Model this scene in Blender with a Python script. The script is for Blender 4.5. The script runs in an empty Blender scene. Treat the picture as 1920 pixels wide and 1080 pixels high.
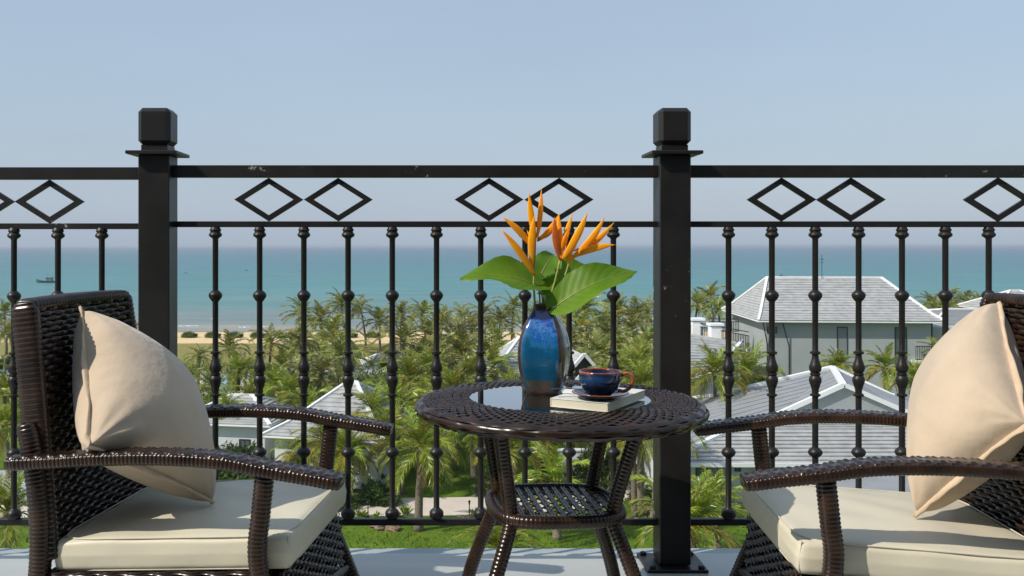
import bpy, bmesh, math, random
import numpy as np
from mathutils import Vector, Matrix
R = math.radians
PI = math.pi
rnd = random.Random(11)
S = bpy.context.scene
COL = S.collection

# ------------------------------------------------------------ camera, sky, sun, exposure
F = 1800.0; CX = 825.0; CY = 460.0; CH = 0.956      # focal length and principal point in photo pixels, eye height
cd = bpy.data.cameras.new('camera'); cam = bpy.data.objects.new('camera', cd); COL.objects.link(cam)
cam.location = (0, 0, CH); cam.rotation_euler = (R(90), 0, 0)
cd.sensor_width = 36; cd.lens = F / 1920 * 36
cd.shift_x = (960 - CX) / 1920; cd.shift_y = -(540 - CY) / 1920
cd.clip_start = 0.05; cd.clip_end = 40000
S.camera = cam

SUN_DIR = Vector((-1.05, -0.52, 1.0)).normalized()   # towards the sun
W = bpy.data.worlds.new("World"); S.world = W; W.use_nodes = True
nt = W.node_tree; nt.nodes.clear()
wo = nt.nodes.new('ShaderNodeOutputWorld'); bg = nt.nodes.new('ShaderNodeBackground')
sk = nt.nodes.new('ShaderNodeTexSky'); sk.sky_type = 'NISHITA'; sk.sun_disc = False
sk.sun_elevation = math.asin(SUN_DIR.z); sk.sun_rotation = math.atan2(SUN_DIR.x, SUN_DIR.y)
sk.air_density = 1.6; sk.dust_density = 1.2; sk.ozone_density = 3.0
tint = nt.nodes.new('ShaderNodeMix'); tint.data_type = 'RGBA'
tint.inputs[0].default_value = 0.70
tint.inputs[7].default_value = (4.9, 6.15, 8.0, 1)      # the even milky haze of the day
nt.links.new(sk.outputs[0], tint.inputs[6])
# faint uneven haze
wtc = nt.nodes.new('ShaderNodeTexCoord'); wmp = nt.nodes.new('ShaderNodeMapping'); wmp.inputs['Scale'].default_value = (1.2, 1.2, 5.0); wn = nt.nodes.new('ShaderNodeTexNoise')
wn.inputs['Scale'].default_value = 1.3; wn.inputs['Detail'].default_value = 6; wn.inputs['Roughness'].default_value = .55
nt.links.new(wtc.outputs['Generated'], wmp.inputs['Vector']); nt.links.new(wmp.outputs[0], wn.inputs['Vector'])
wr = nt.nodes.new('ShaderNodeMapRange'); wr.inputs['From Min'].default_value = .3; wr.inputs['From Max'].default_value = .7; wr.inputs['To Min'].default_value = .965; wr.inputs['To Max'].default_value = 1.045; nt.links.new(wn.outputs['Fac'], wr.inputs['Value'])
wv = nt.nodes.new('ShaderNodeVectorMath'); wv.operation = 'SCALE'; nt.links.new(tint.outputs[2], wv.inputs[0]); nt.links.new(wr.outputs[0], wv.inputs['Scale'])
nt.links.new(wv.outputs[0], bg.inputs[0])
bg.inputs[1].default_value = 0.092
nt.links.new(bg.outputs[0], wo.inputs[0])
sl = bpy.data.lights.new('sun', 'SUN'); sl.energy = 4.0; sl.angle = R(0.6); sl.color = (1.0, 0.93, 0.82)
so = bpy.data.objects.new('sun', sl); COL.objects.link(so); so.rotation_euler = SUN_DIR.to_track_quat('Z', 'Y').to_euler()
S.view_settings.view_transform = 'Standard'; S.view_settings.look = 'None'
S.view_settings.gamma = 1; S.view_settings.use_curve_mapping = False
S.view_settings.exposure = 0.05
S.render.engine = 'CYCLES'
S.cycles.max_bounces = 8; S.cycles.transparent_max_bounces = 12

# ------------------------------------------------------------ measuring helpers
GZ = -14.04       # garden ground level
SEAZ = -15.4
def at(px, py, d):
    return Vector(((px - CX) / F * d, d, CH - (py - CY) / F * d))
def zy(py, d): return CH - (py - CY) / F * d
def xx(px, d): return (px - CX) / F * d

# ------------------------------------------------------------ object helpers
class Geo:
    def __init__(s): s.v = []; s.f = []
    def add(s, vs, fs):
        n = len(s.v); s.v.extend([tuple(p) for p in vs]); s.f.extend([tuple(i + n for i in f) for f in fs]); return s
    def box(s, c, size, rz=0.0, rx=0.0, ry=0.0):
        x, y, z = [a / 2 for a in size]
        m = Matrix.Translation(Vector(c)) @ Matrix.Rotation(rz, 4, 'Z') @ Matrix.Rotation(ry, 4, 'Y') @ Matrix.Rotation(rx, 4, 'X')
        vs = [m @ Vector(p) for p in ((-x,-y,-z),(x,-y,-z),(x,y,-z),(-x,y,-z),(-x,-y,z),(x,-y,z),(x,y,z),(-x,y,z))]
        return s.add(vs, [(0,3,2,1),(4,5,6,7),(0,1,5,4),(1,2,6,5),(2,3,7,6),(3,0,4,7)])
    def bar(s, a, b, w, h, up=(0,0,1)):
        a = Vector(a); b = Vector(b); t = (b - a); L = t.length; t.normalize()
        up = Vector(up); sd = t.cross(up)
        if sd.length < 1e-4: sd = t.cross(Vector((0,1,0)))
        sd.normalize(); n = sd.cross(t)
        vs = []
        for e in (a, b):
            for i, j in ((-1,-1),(1,-1),(1,1),(-1,1)):
                vs.append(e + sd * (i * w / 2) + n * (j * h / 2))
        return s.add(vs, [(0,3,2,1),(4,5,6,7),(0,1,5,4),(1,2,6,5),(2,3,7,6),(3,0,4,7)])
    def tube(s, pts, rad, n=8, cap=True):
        pts = [Vector(p) for p in pts]; m = len(pts)
        if not hasattr(rad, '__len__'): rad = [rad] * m
        vs = []; prev = None
        for i, p in enumerate(pts):
            t = (pts[min(i+1, m-1)] - pts[max(i-1, 0)]).normalized()
            if prev is None:
                a = Vector((0,0,1)) if abs(t.z) < .9 else Vector((1,0,0))
                prev = (a - t * a.dot(t)).normalized()
            else:
                prev = (prev - t * prev.dot(t)).normalized()
            b = t.cross(prev)
            for k in range(n):
                an = 2 * PI * k / n
                vs.append(p + (prev * math.cos(an) + b * math.sin(an)) * rad[i])
        fs = [(i*n+k, i*n+(k+1) % n, (i+1)*n+(k+1) % n, (i+1)*n+k) for i in range(m-1) for k in range(n)]
        if cap: fs += [tuple(range(n-1, -1, -1)), tuple((m-1)*n + k for k in range(n))]
        return s.add(vs, fs)
    def lathe(s, prof, n=16, c=(0,0,0), sq=False, cap=True):
        vs = []
        for r, z in prof:
            for k in range(n):
                a = 2 * PI * (k + .5) / n
                vs.append((c[0] + r * math.cos(a), c[1] + r * math.sin(a), c[2] + z))
        m = len(prof)
        fs = [(i*n+k, i*n+(k+1) % n, (i+1)*n+(k+1) % n, (i+1)*n+k) for i in range(m-1) for k in range(n)]
        if cap: fs += [tuple(range(n-1, -1, -1)), tuple((m-1)*n + k for k in range(n))]
        return s.add(vs, fs)
    def shift(s, d):
        s.v = [(a[0]+d[0], a[1]+d[1], a[2]+d[2]) for a in s.v]; return s
    def merge(s, o, M=None):
        return s.add([M @ Vector(p) for p in o.v] if M is not None else o.v, o.f)

def mk(g, name):
    me = bpy.data.meshes.new(name); me.from_pydata(g.v, [], g.f); me.update(); return me
def obj(name, g, mat, parent=None, smooth=False, bevel=0, loc=None, kind=None):
    me = g if isinstance(g, bpy.types.Mesh) else mk(g, name)
    if mat is not None and len(me.materials) == 0: me.materials.append(mat)
    if not isinstance(g, bpy.types.Mesh):
        if bevel:
            bm = bmesh.new(); bm.from_mesh(me)
            bmesh.ops.bevel(bm, geom=bm.edges[:], offset=bevel, segments=1, affect='EDGES', clamp_overlap=True)
            bm.to_mesh(me); bm.free()
        if smooth:
            me.polygons.foreach_set('use_smooth', [True] * len(me.polygons))
            if smooth != 'full':
                try: me.set_sharp_from_angle(angle=R(38))
                except Exception: pass
    o = bpy.data.objects.new(name, me); COL.objects.link(o)
    if parent is not None: o.parent = parent
    if loc is not None: o.location = loc
    if kind: o['kind'] = kind
    return o
def tag(o, label, cat, group=None):
    o['label'] = label; o['category'] = cat
    if group: o['group'] = group
    return o
def thing(name, label, cat, loc=(0,0,0), rz=0.0, group=None):
    o = bpy.data.objects.new(name, None); COL.objects.link(o); o.empty_display_size = .2
    o.location = loc; o.rotation_euler = (0, 0, rz); return tag(o, label, cat, group)
def struct(name, g, mat, smooth=False):
    return obj(name, g, mat, None, smooth, kind='structure')

# ------------------------------------------------------------ materials
def mat(name, col, rough=.6, metal=0, spec=.5, var=0.0, vscale=8, bump=0.0, bscale=60, col2=None, coat=0, trans=0.0, sheen=0, detail=4, bdist=.002, obj_rand=0.0):
    m = bpy.data.materials.new(name); m.use_nodes = True; t = m.node_tree; p = t.nodes['Principled BSDF']
    L = t.links
    p.inputs['Base Color'].default_value = (*col, 1); p.inputs['Roughness'].default_value = rough
    p.inputs['Metallic'].default_value = metal; p.inputs['Specular IOR Level'].default_value = spec
    p.inputs['Coat Weight'].default_value = coat
    if sheen: p.inputs['Sheen Weight'].default_value = sheen
    tc = t.nodes.new('ShaderNodeTexCoord')
    csock = None
    if var or col2:
        n = t.nodes.new('ShaderNodeTexNoise'); n.inputs['Scale'].default_value = vscale; n.inputs['Detail'].default_value = detail
        L.new(tc.outputs['Object'], n.inputs['Vector'])
        r = t.nodes.new('ShaderNodeValToRGB'); r.color_ramp.elements[0].position = .32; r.color_ramp.elements[1].position = .68
        c2 = col2 if col2 else tuple(c * (1 + var) for c in col)
        c1 = col if col2 else tuple(c * (1 - var) for c in col)
        r.color_ramp.elements[0].color = (*c1, 1); r.color_ramp.elements[1].color = (*c2, 1)
        L.new(n.outputs['Fac'], r.inputs['Fac']); csock = r.outputs['Color']
    if obj_rand:
        oi = t.nodes.new('ShaderNodeObjectInfo'); mr = t.nodes.new('ShaderNodeMapRange')
        mr.inputs['To Min'].default_value = 1 - obj_rand; mr.inputs['To Max'].default_value = 1 + obj_rand
        L.new(oi.outputs['Random'], mr.inputs['Value'])
        hv = t.nodes.new('ShaderNodeHueSaturation'); L.new(mr.outputs[0], hv.inputs['Value'])
        mh = t.nodes.new('ShaderNodeMapRange'); mh.inputs['To Min'].default_value = .5 - obj_rand * .09; mh.inputs['To Max'].default_value = .5 + obj_rand * .05
        L.new(oi.outputs['Random'], mh.inputs['Value']); L.new(mh.outputs[0], hv.inputs['Hue'])
        if csock: L.new(csock, hv.inputs['Color'])
        else: hv.inputs['Color'].default_value = (*col, 1)
        csock = hv.outputs['Color']
    if csock: L.new(csock, p.inputs['Base Color'])
    if bump:
        n2 = t.nodes.new('ShaderNodeTexNoise'); n2.inputs['Scale'].default_value = bscale; n2.inputs['Detail'].default_value = 5
        L.new(tc.outputs['Object'], n2.inputs['Vector'])
        b = t.nodes.new('ShaderNodeBump'); b.inputs['Strength'].default_value = bump; b.inputs['Distance'].default_value = bdist
        L.new(n2.outputs['Fac'], b.inputs['Height']); L.new(b.outputs[0], p.inputs['Normal'])
    if trans:
        tr = t.nodes.new('ShaderNodeBsdfTranslucent'); mx = t.nodes.new('ShaderNodeMixShader'); mx.inputs[0].default_value = trans
        tint_ = t.nodes.new('ShaderNodeMix'); tint_.data_type = 'RGBA'; tint_.blend_type = 'MULTIPLY'; tint_.inputs[0].default_value = 1
        tint_.inputs[7].default_value = (2.2, 2.0, .7, 1)
        if csock: L.new(csock, tint_.inputs[6])
        else: tint_.inputs[6].default_value = (*col, 1)
        L.new(tint_.outputs[2], tr.inputs[0])
        L.new(p.outputs[0], mx.inputs[1]); L.new(tr.outputs[0], mx.inputs[2])
        L.new(mx.outputs[0], t.nodes['Material Output'].inputs[0])
    return m

def iron_mat():
    m = mat('black_iron_paint', (.014, .0125, .012), rough=.38, spec=.4, var=.25, vscale=14, bump=.2, bscale=120, bdist=.0006)
    t = m.node_tree; L = t.links; p = t.nodes['Principled BSDF']
    tc = t.nodes.new('ShaderNodeTexCoord')
    n = t.nodes.new('ShaderNodeTexNoise'); n.inputs['Scale'].default_value = 38; n.inputs['Detail'].default_value = 8; n.inputs['Roughness'].default_value = .72
    L.new(tc.outputs['Object'], n.inputs['Vector'])
    n3 = t.nodes.new('ShaderNodeTexNoise'); n3.inputs['Scale'].default_value = 3.1; L.new(tc.outputs['Object'], n3.inputs['Vector'])
    ml = t.nodes.new('ShaderNodeMath'); ml.operation = 'MULTIPLY'; L.new(n.outputs['Fac'], ml.inputs[0]); L.new(n3.outputs['Fac'], ml.inputs[1])
    r = t.nodes.new('ShaderNodeValToRGB'); r.color_ramp.elements[0].position = .395; r.color_ramp.elements[1].position = .415
    L.new(ml.outputs[0], r.inputs['Fac'])
    mx = t.nodes.new('ShaderNodeMix'); mx.data_type = 'RGBA'; L.new(r.outputs['Color'], mx.inputs[0])
    old = p.inputs['Base Color'].links[0].from_socket
    L.new(old, mx.inputs[6]); mx.inputs[7].default_value = (.30, .28, .25, 1)
    L.new(mx.outputs[2], p.inputs['Base Color'])
    rr = t.nodes.new('ShaderNodeMapRange'); rr.inputs['To Min'].default_value = .3; rr.inputs['To Max'].default_value = .55
    L.new(n3.outputs['Fac'], rr.inputs['Value']); L.new(rr.outputs[0], p.inputs['Roughness'])
    return m
M = {}
M['iron'] = iron_mat()
M['wicker'] = mat('brown_wicker', (.026, .013, .0075), rough=.26, spec=.5, var=.5, vscale=22, bump=.25, bscale=300, bdist=.0006)
M['wicker_in'] = mat('wicker_core', (.010, .007, .006), rough=.7)
M['cush'] = mat('cream_vinyl', (.66, .61, .475), rough=.45, spec=.35, var=.03, vscale=5, bump=.25, bscale=9, bdist=.01)
M['pillow'] = mat('beige_velvet', (.57, .455, .335), rough=.85, spec=.15, var=.06, vscale=7, bump=.6, bscale=11, bdist=.012, sheen=.35)
M['pipe'] = mat('beige_velvet_edge', (.60, .46, .32), rough=.85, spec=.15, var=.08, vscale=30, bump=.5, bscale=60, bdist=.003, sheen=.35)
M['floor'] = mat('pale_floor_tile', (.45, .465, .44), rough=.28, spec=.45, var=.05, vscale=1.4, bump=.15, bscale=20, bdist=.001)
M['ledge'] = mat('blue_grey_floor_edge', (.34, .40, .41), rough=.5, var=.08, vscale=3)  # strip along the outer floor edge, darker and bluer than the tile
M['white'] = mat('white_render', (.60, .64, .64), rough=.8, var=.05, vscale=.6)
M['shaded_render'] = mat('white_render_shaded', (.35, .38, .38), rough=.85, var=.07, vscale=.4)  # white house walls, with their shade put into the colour
M['wtrim'] = mat('white_trim', (.80, .81, .80), rough=.6, var=.04, vscale=1)
M['tile'] = mat('grey_roof_tile', (.39, .395, .39), rough=.6, var=.16, vscale=1.6, bump=.4, bscale=6, bdist=.03, detail=8)
M['tile_smooth'] = mat('pale_metal_roof', (.29, .30, .31), rough=.5, var=.08, vscale=.8)
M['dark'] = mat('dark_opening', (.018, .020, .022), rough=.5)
M['glass_win'] = mat('window_glass', (.10, .12, .13), rough=.08, spec=.8)
M['trunk'] = mat('palm_trunk', (.17, .14, .10), rough=.9, var=.3, vscale=6, bump=1, bscale=12, bdist=.03, obj_rand=.2)
M['frond'] = mat('palm_frond', (.080, .150, .014), rough=.34, spec=.55, col2=(.31, .34, .028), vscale=1.9, trans=.22, obj_rand=.38)
M['frond_far'] = mat('palm_frond_far', (.082, .130, .026), rough=.40, spec=.5, col2=(.28, .29, .055), vscale=1.1, trans=.18, obj_rand=.3)
M['frond_yellow'] = mat('yellowing_frond', (.22, .24, .025), rough=.4, spec=.5, col2=(.32, .25, .035), vscale=2, trans=.25)
M['frond_dry'] = mat('dry_frond', (.26, .20, .09), rough=.8, var=.3, vscale=2, trans=.2)
M['bush'] = mat('bush_leaf', (.045, .085, .014), rough=.5, var=.4, vscale=2, trans=.25, obj_rand=.3)
M['hedge'] = mat('hedge_leaf', (.085, .125, .025), rough=.6, var=.3, vscale=1, trans=.2, obj_rand=.15)
M['path'] = mat('garden_path', (.62, .54, .46), rough=.8, var=.06, vscale=.5)
M['pave'] = mat('grey_paving', (.38, .40, .40), rough=.8, var=.12, vscale=.7)
M['bark_red'] = mat('reddish_stone', (.20, .13, .09), rough=.85, var=.4, vscale=3)
M['thatch'] = mat('thatch', (.20, .17, .13), rough=.95, var=.3, vscale=4)
M['boat'] = mat('boat_paint', (.05, .09, .13), rough=.6)
M['boat_w'] = mat('boat_cabin', (.12, .15, .17), rough=.6)
M['pool'] = mat('pool_water', (.22, .38, .42), rough=.1)
M['flame'] = mat('orange_flower', (.60, .10, .02), rough=.6, var=.4, vscale=3, col2=(.75, .25, .05))
# ============================================================ THE SETTING
def ground_mat():
    m = bpy.data.materials.new('garden_lawn'); m.use_nodes = True; t = m.node_tree; L = t.links; p = t.nodes['Principled BSDF']
    p.inputs['Roughness'].default_value = .9; p.inputs['Specular IOR Level'].default_value = .15
    tc = t.nodes.new('ShaderNodeTexCoord'); sx = t.nodes.new('ShaderNodeSeparateXYZ'); L.new(tc.outputs['Object'], sx.inputs[0])
    n = t.nodes.new('ShaderNodeTexNoise'); n.inputs['Scale'].default_value = .10; n.inputs['Detail'].default_value = 6; L.new(tc.outputs['Object'], n.inputs['Vector'])
    ad = t.nodes.new('ShaderNodeMath'); ad.operation = 'MULTIPLY_ADD'; ad.inputs[1].default_value = 34; L.new(n.outputs['Fac'], ad.inputs[0]); L.new(sx.outputs[1], ad.inputs[2])
    mr = t.nodes.new('ShaderNodeMapRange'); mr.inputs['From Min'].default_value = 104; mr.inputs['From Max'].default_value = 150; L.new(ad.outputs[0], mr.inputs['Value'])
    n2 = t.nodes.new('ShaderNodeTexNoise'); n2.inputs['Scale'].default_value = .55; n2.inputs['Detail'].default_value = 9; n2.inputs['Roughness'].default_value = .7; L.new(tc.outputs['Object'], n2.inputs['Vector'])
    r1 = t.nodes.new('ShaderNodeValToRGB'); e = r1.color_ramp.elements
    e[0].position = .30; e[0].color = (.060, .115, .010, 1); e[1].position = .70; e[1].color = (.145, .225, .016, 1)
    L.new(n2.outputs['Fac'], r1.inputs['Fac'])
    r2 = t.nodes.new('ShaderNodeValToRGB'); e = r2.color_ramp.elements
    e[0].position = .30; e[0].color = (.22, .21, .06, 1); e[1].position = .72; e[1].color = (.34, .29, .11, 1)
    L.new(n2.outputs['Fac'], r2.inputs['Fac'])
    mx = t.nodes.new('ShaderNodeMix'); mx.data_type = 'RGBA'; L.new(mr.outputs[0], mx.inputs[0]); L.new(r1.outputs[0], mx.inputs[6]); L.new(r2.outputs[0], mx.inputs[7])
    L.new(mx.outputs[2], p.inputs['Base Color'])
    n3 = t.nodes.new('ShaderNodeTexNoise'); n3.inputs['Scale'].default_value = 9; n3.inputs['Detail'].default_value = 6; L.new(tc.outputs['Object'], n3.inputs['Vector'])
    b = t.nodes.new('ShaderNodeBump'); b.inputs['Strength'].default_value = .9; b.inputs['Distance'].default_value = .12; L.new(n3.outputs['Fac'], b.inputs['Height']); L.new(b.outputs[0], p.inputs['Normal'])
    return m
def sea_mat():
    m = bpy.data.materials.new('sea_water'); m.use_nodes = True; t = m.node_tree; L = t.links; p = t.nodes['Principled BSDF']
    p.inputs['Roughness'].default_value = .35; p.inputs['Specular IOR Level'].default_value = .22
    tc = t.nodes.new('ShaderNodeTexCoord'); sx = t.nodes.new('ShaderNodeSeparateXYZ'); L.new(tc.outputs['Object'], sx.inputs[0])
    mp = t.nodes.new('ShaderNodeMapping'); mp.inputs['Scale'].default_value = (.012, .05, 1); L.new(tc.outputs['Object'], mp.inputs['Vector'])
    n = t.nodes.new('ShaderNodeTexNoise'); n.inputs['Scale'].default_value = 1; n.inputs['Detail'].default_value = 7; n.inputs['Roughness'].default_value = .62; L.new(mp.outputs[0], n.inputs['Vector'])
    # depth of the water: colour runs with the logarithm of the distance offshore
    ysh = t.nodes.new('ShaderNodeMath'); ysh.operation = 'LOGARITHM'; ysh.inputs[1].default_value = 10; L.new(sx.outputs[1], ysh.inputs[0])
    ad = t.nodes.new('ShaderNodeMath'); ad.operation = 'MULTIPLY_ADD'; ad.inputs[1].default_value = .34; L.new(n.outputs['Fac'], ad.inputs[0]); L.new(ysh.outputs[0], ad.inputs[2])
    mr = t.nodes.new('ShaderNodeMapRange'); mr.inputs['From Min'].default_value = 2.40; mr.inputs['From Max'].default_value = 3.75; L.new(ad.outputs[0], mr.inputs['Value'])
    r = t.nodes.new('ShaderNodeValToRGB'); e = r.color_ramp.elements
    e[0].position = 0; e[0].color = (.30, .29, .23, 1)
    e[1].position = 1; e[1].color = (.045, .125, .200, 1)
    for pos, c in ((.05, (.19, .23, .215, 1)), (.13, (.115, .235, .225, 1)), (.26, (.060, .225, .225, 1)), (.50, (.045, .175, .205, 1))):
        q = e.new(pos); q.color = c
    L.new(mr.outputs[0], r.inputs['Fac']); L.new(r.outputs[0], p.inputs['Base Color'])
    mp2 = t.nodes.new('ShaderNodeMapping'); mp2.inputs['Scale'].default_value = (.10, .38, 1); L.new(tc.outputs['Object'], mp2.inputs['Vector'])
    n2 = t.nodes.new('ShaderNodeTexNoise'); n2.inputs['Scale'].default_value = 1; n2.inputs['Detail'].default_value = 8; n2.inputs['Roughness'].default_value = .6; L.new(mp2.outputs[0], n2.inputs['Vector'])
    mp3 = t.nodes.new('ShaderNodeMapping'); mp3.inputs['Scale'].default_value = (.020, .11, 1); L.new(tc.outputs['Object'], mp3.inputs['Vector'])
    n4 = t.nodes.new('ShaderNodeTexNoise'); n4.inputs['Scale'].default_value = 1; n4.inputs['Detail'].default_value = 10; n4.inputs['Roughness'].default_value = .74; L.new(mp3.outputs[0], n4.inputs['Vector'])
    m4 = t.nodes.new('ShaderNodeMapRange'); m4.inputs['From Min'].default_value = .32; m4.inputs['From Max'].default_value = .68; m4.inputs['To Min'].default_value = .72; m4.inputs['To Max'].default_value = 1.28; L.new(n4.outputs['Fac'], m4.inputs['Value'])
    v4 = t.nodes.new('ShaderNodeVectorMath'); v4.operation = 'SCALE'; L.new(r.outputs['Color'], v4.inputs[0]); L.new(m4.outputs[0], v4.inputs['Scale']); L.new(v4.outputs[0], p.inputs['Base Color'])
    b = t.nodes.new('ShaderNodeBump'); b.inputs['Strength'].default_value = .8; b.inputs['Distance'].default_value = 1.0; L.new(n2.outputs['Fac'], b.inputs['Height']); L.new(b.outputs[0], p.inputs['Normal'])
    return m
def sheet(name, pts, z, m):
    g = Geo(); g.add([(x, y, z) for x, y in pts], [tuple(range(len(pts)))]); return struct(name, g, m)
sheet('lawn', [(-400, -60), (400, -60), (400, 166), (-400, 166)], GZ, ground_mat())
M['sand'] = mat('beach_sand', (.72, .53, .29), rough=.95, var=.10, vscale=.3, bump=.5, bscale=3, bdist=.08)
def beach():
    g = Geo(); n = 120; vs = []; fs = []
    for i in range(n + 1):
        x = -400 + 800 * i / n; w = 1.5 * math.sin(x * .05) + .8 * math.sin(x * .17 + 1)
        vs += [(x, 147.5 + w * .8, GZ + .004), (x, 166 + w * .5, GZ + .012), (x, 182 + w, SEAZ - .25), (x, 230, SEAZ - 1.6)]
    for i in range(n):
        for k in range(3):
            a = i * 4 + k; fs.append((a, a + 4, a + 5, a + 1))
    g.add(vs, fs); return struct('beach', g, M['sand'], True)
beach()
g = Geo(); g.add([(-9000, 170, SEAZ), (9000, 170, SEAZ), (12000, 15000, SEAZ), (-12000, 15000, SEAZ)], [(0,1,2,3)])
struct('sea', g, sea_mat())
# foam where the small waves break
M['foam'] = mat('sea_foam', (.72, .74, .72), rough=.8)
def foam_line(px0, px1, py, w):
    n = 16; g = Geo(); vs = []; z = SEAZ + .02
    for i in range(n + 1):
        px = px0 + (px1 - px0) * i / n; d = F * (CH - z) / (py - CY) + .5 * math.sin(i * .9 + px0)
        hw = w * math.sin(PI * i / n) * (.75 + .3 * math.sin(i * 1.7)) + .02
        vs += [(xx(px, d), d - hw, z), (xx(px, d), d, z + .06), (xx(px, d), d + hw, z)]
    fs = []
    for i in range(n):
        a = i * 3; fs += [(a, a+3, a+4, a+1), (a+1, a+4, a+5, a+2)]
    g.add(vs, fs); return obj('foam', g, M['foam'], None, True, kind='structure')
for a in ((335, 372, 611, .7), (448, 468, 613.5, .9), (490, 512, 612.5, .5), (238, 256, 613, .7), (700, 760, 612, .7), (395, 400, 598, .3), (562, 570, 606, .3), (940, 980, 610, .6), (1158, 1190, 613, .7)):
    foam_line(*a)

# paths
def ribbon(name, centre, halfw, z, m):
    g = Geo(); vs = []; fs = []; n = len(centre)
    P = [Vector(p) for p in centre]; Q = []
    for i in range(n - 1):
        for k in range(6):
            u = k / 6; a = P[max(i-1, 0)]; b = P[i]; c = P[i+1]; e = P[min(i+2, n-1)]
            Q.append(.5 * ((2*b) + (-a + c) * u + (2*a - 5*b + 4*c - e) * u*u + (-a + 3*b - 3*c + e) * u**3))
    Q.append(P[-1])
    for i, q in enumerate(Q):
        t = (Q[min(i+1, len(Q)-1)] - Q[max(i-1, 0)]).normalized(); s = Vector((-t.y, t.x))
        a = q + s * halfw; b = q - s * halfw; vs += [(a.x, a.y, z), (b.x, b.y, z)]
    fs = [(2*i, 2*i+1, 2*i+3, 2*i+2) for i in range(len(Q) - 1)]
    g.add(vs, fs); return struct(name, g, m)
def gp(px, py, z=GZ): d = F * (CH - z) / (py - CY); return (xx(px, d), d)
ribbon('path', [gp(-200, 965), gp(200, 955), gp(660, 951), gp(900, 948), gp(1060, 940), gp(1170, 912), gp(1260, 872), gp(1400, 850)], 1.9, GZ + .012, M['path'])
ribbon('pavement', [gp(470, 770), gp(560, 775), gp(660, 752), gp(720, 735), gp(780, 728), gp(900, 736)], 3.2, GZ + .008, M['pave'])
ribbon('pavement', [gp(560, 690), gp(640, 700), gp(700, 690)], 3.0, GZ + .008, M['pave'])
ribbon('pavement', [gp(690, 900), gp(735, 850), gp(770, 800), gp(800, 770)], 1.5, GZ + .008, M['pave'])
ribbon('pavement', [gp(-60, 700), gp(20, 695), gp(60, 690)], 3.5, GZ + .008, M['pave'])
ribbon('path', [gp(-80, 905), gp(20, 900), gp(90, 930), gp(160, 955)], 2.6, GZ + .010, M['pave'])
for nm, pp in (('pool', [gp(375, 733), gp(450, 733), gp(455, 703), gp(388, 703)]), ('pool', [gp(-40, 700), gp(26, 700), gp(30, 690), gp(-40, 690)])):
    sheet(nm, pp, GZ + .020, M['pool'])
sheet('pool_edge', [gp(355, 741), gp(470, 741), gp(468, 697), gp(372, 697)], GZ + .014, M['path'])
sheet('sand_patch', [gp(730, 655), gp(800, 660), gp(905, 662), gp(925, 640), gp(800, 634), gp(735, 640)], GZ + .010, M['sand'])
sheet('sand_patch', [gp(1090, 658), gp(1210, 663), gp(1240, 650), gp(1180, 640), gp(1100, 645)], GZ + .010, M['sand'])

# ============================================================ BALCONY
g = Geo(); g.box((0, 1.15, -.1), (7.0, 3.66, .2)); struct('balcony_floor', g, M['floor'])
g = Geo(); g.box((0, 3.01, -.1015), (7.0, .058, .197)); struct('floor_edge', g, M['ledge'])

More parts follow.
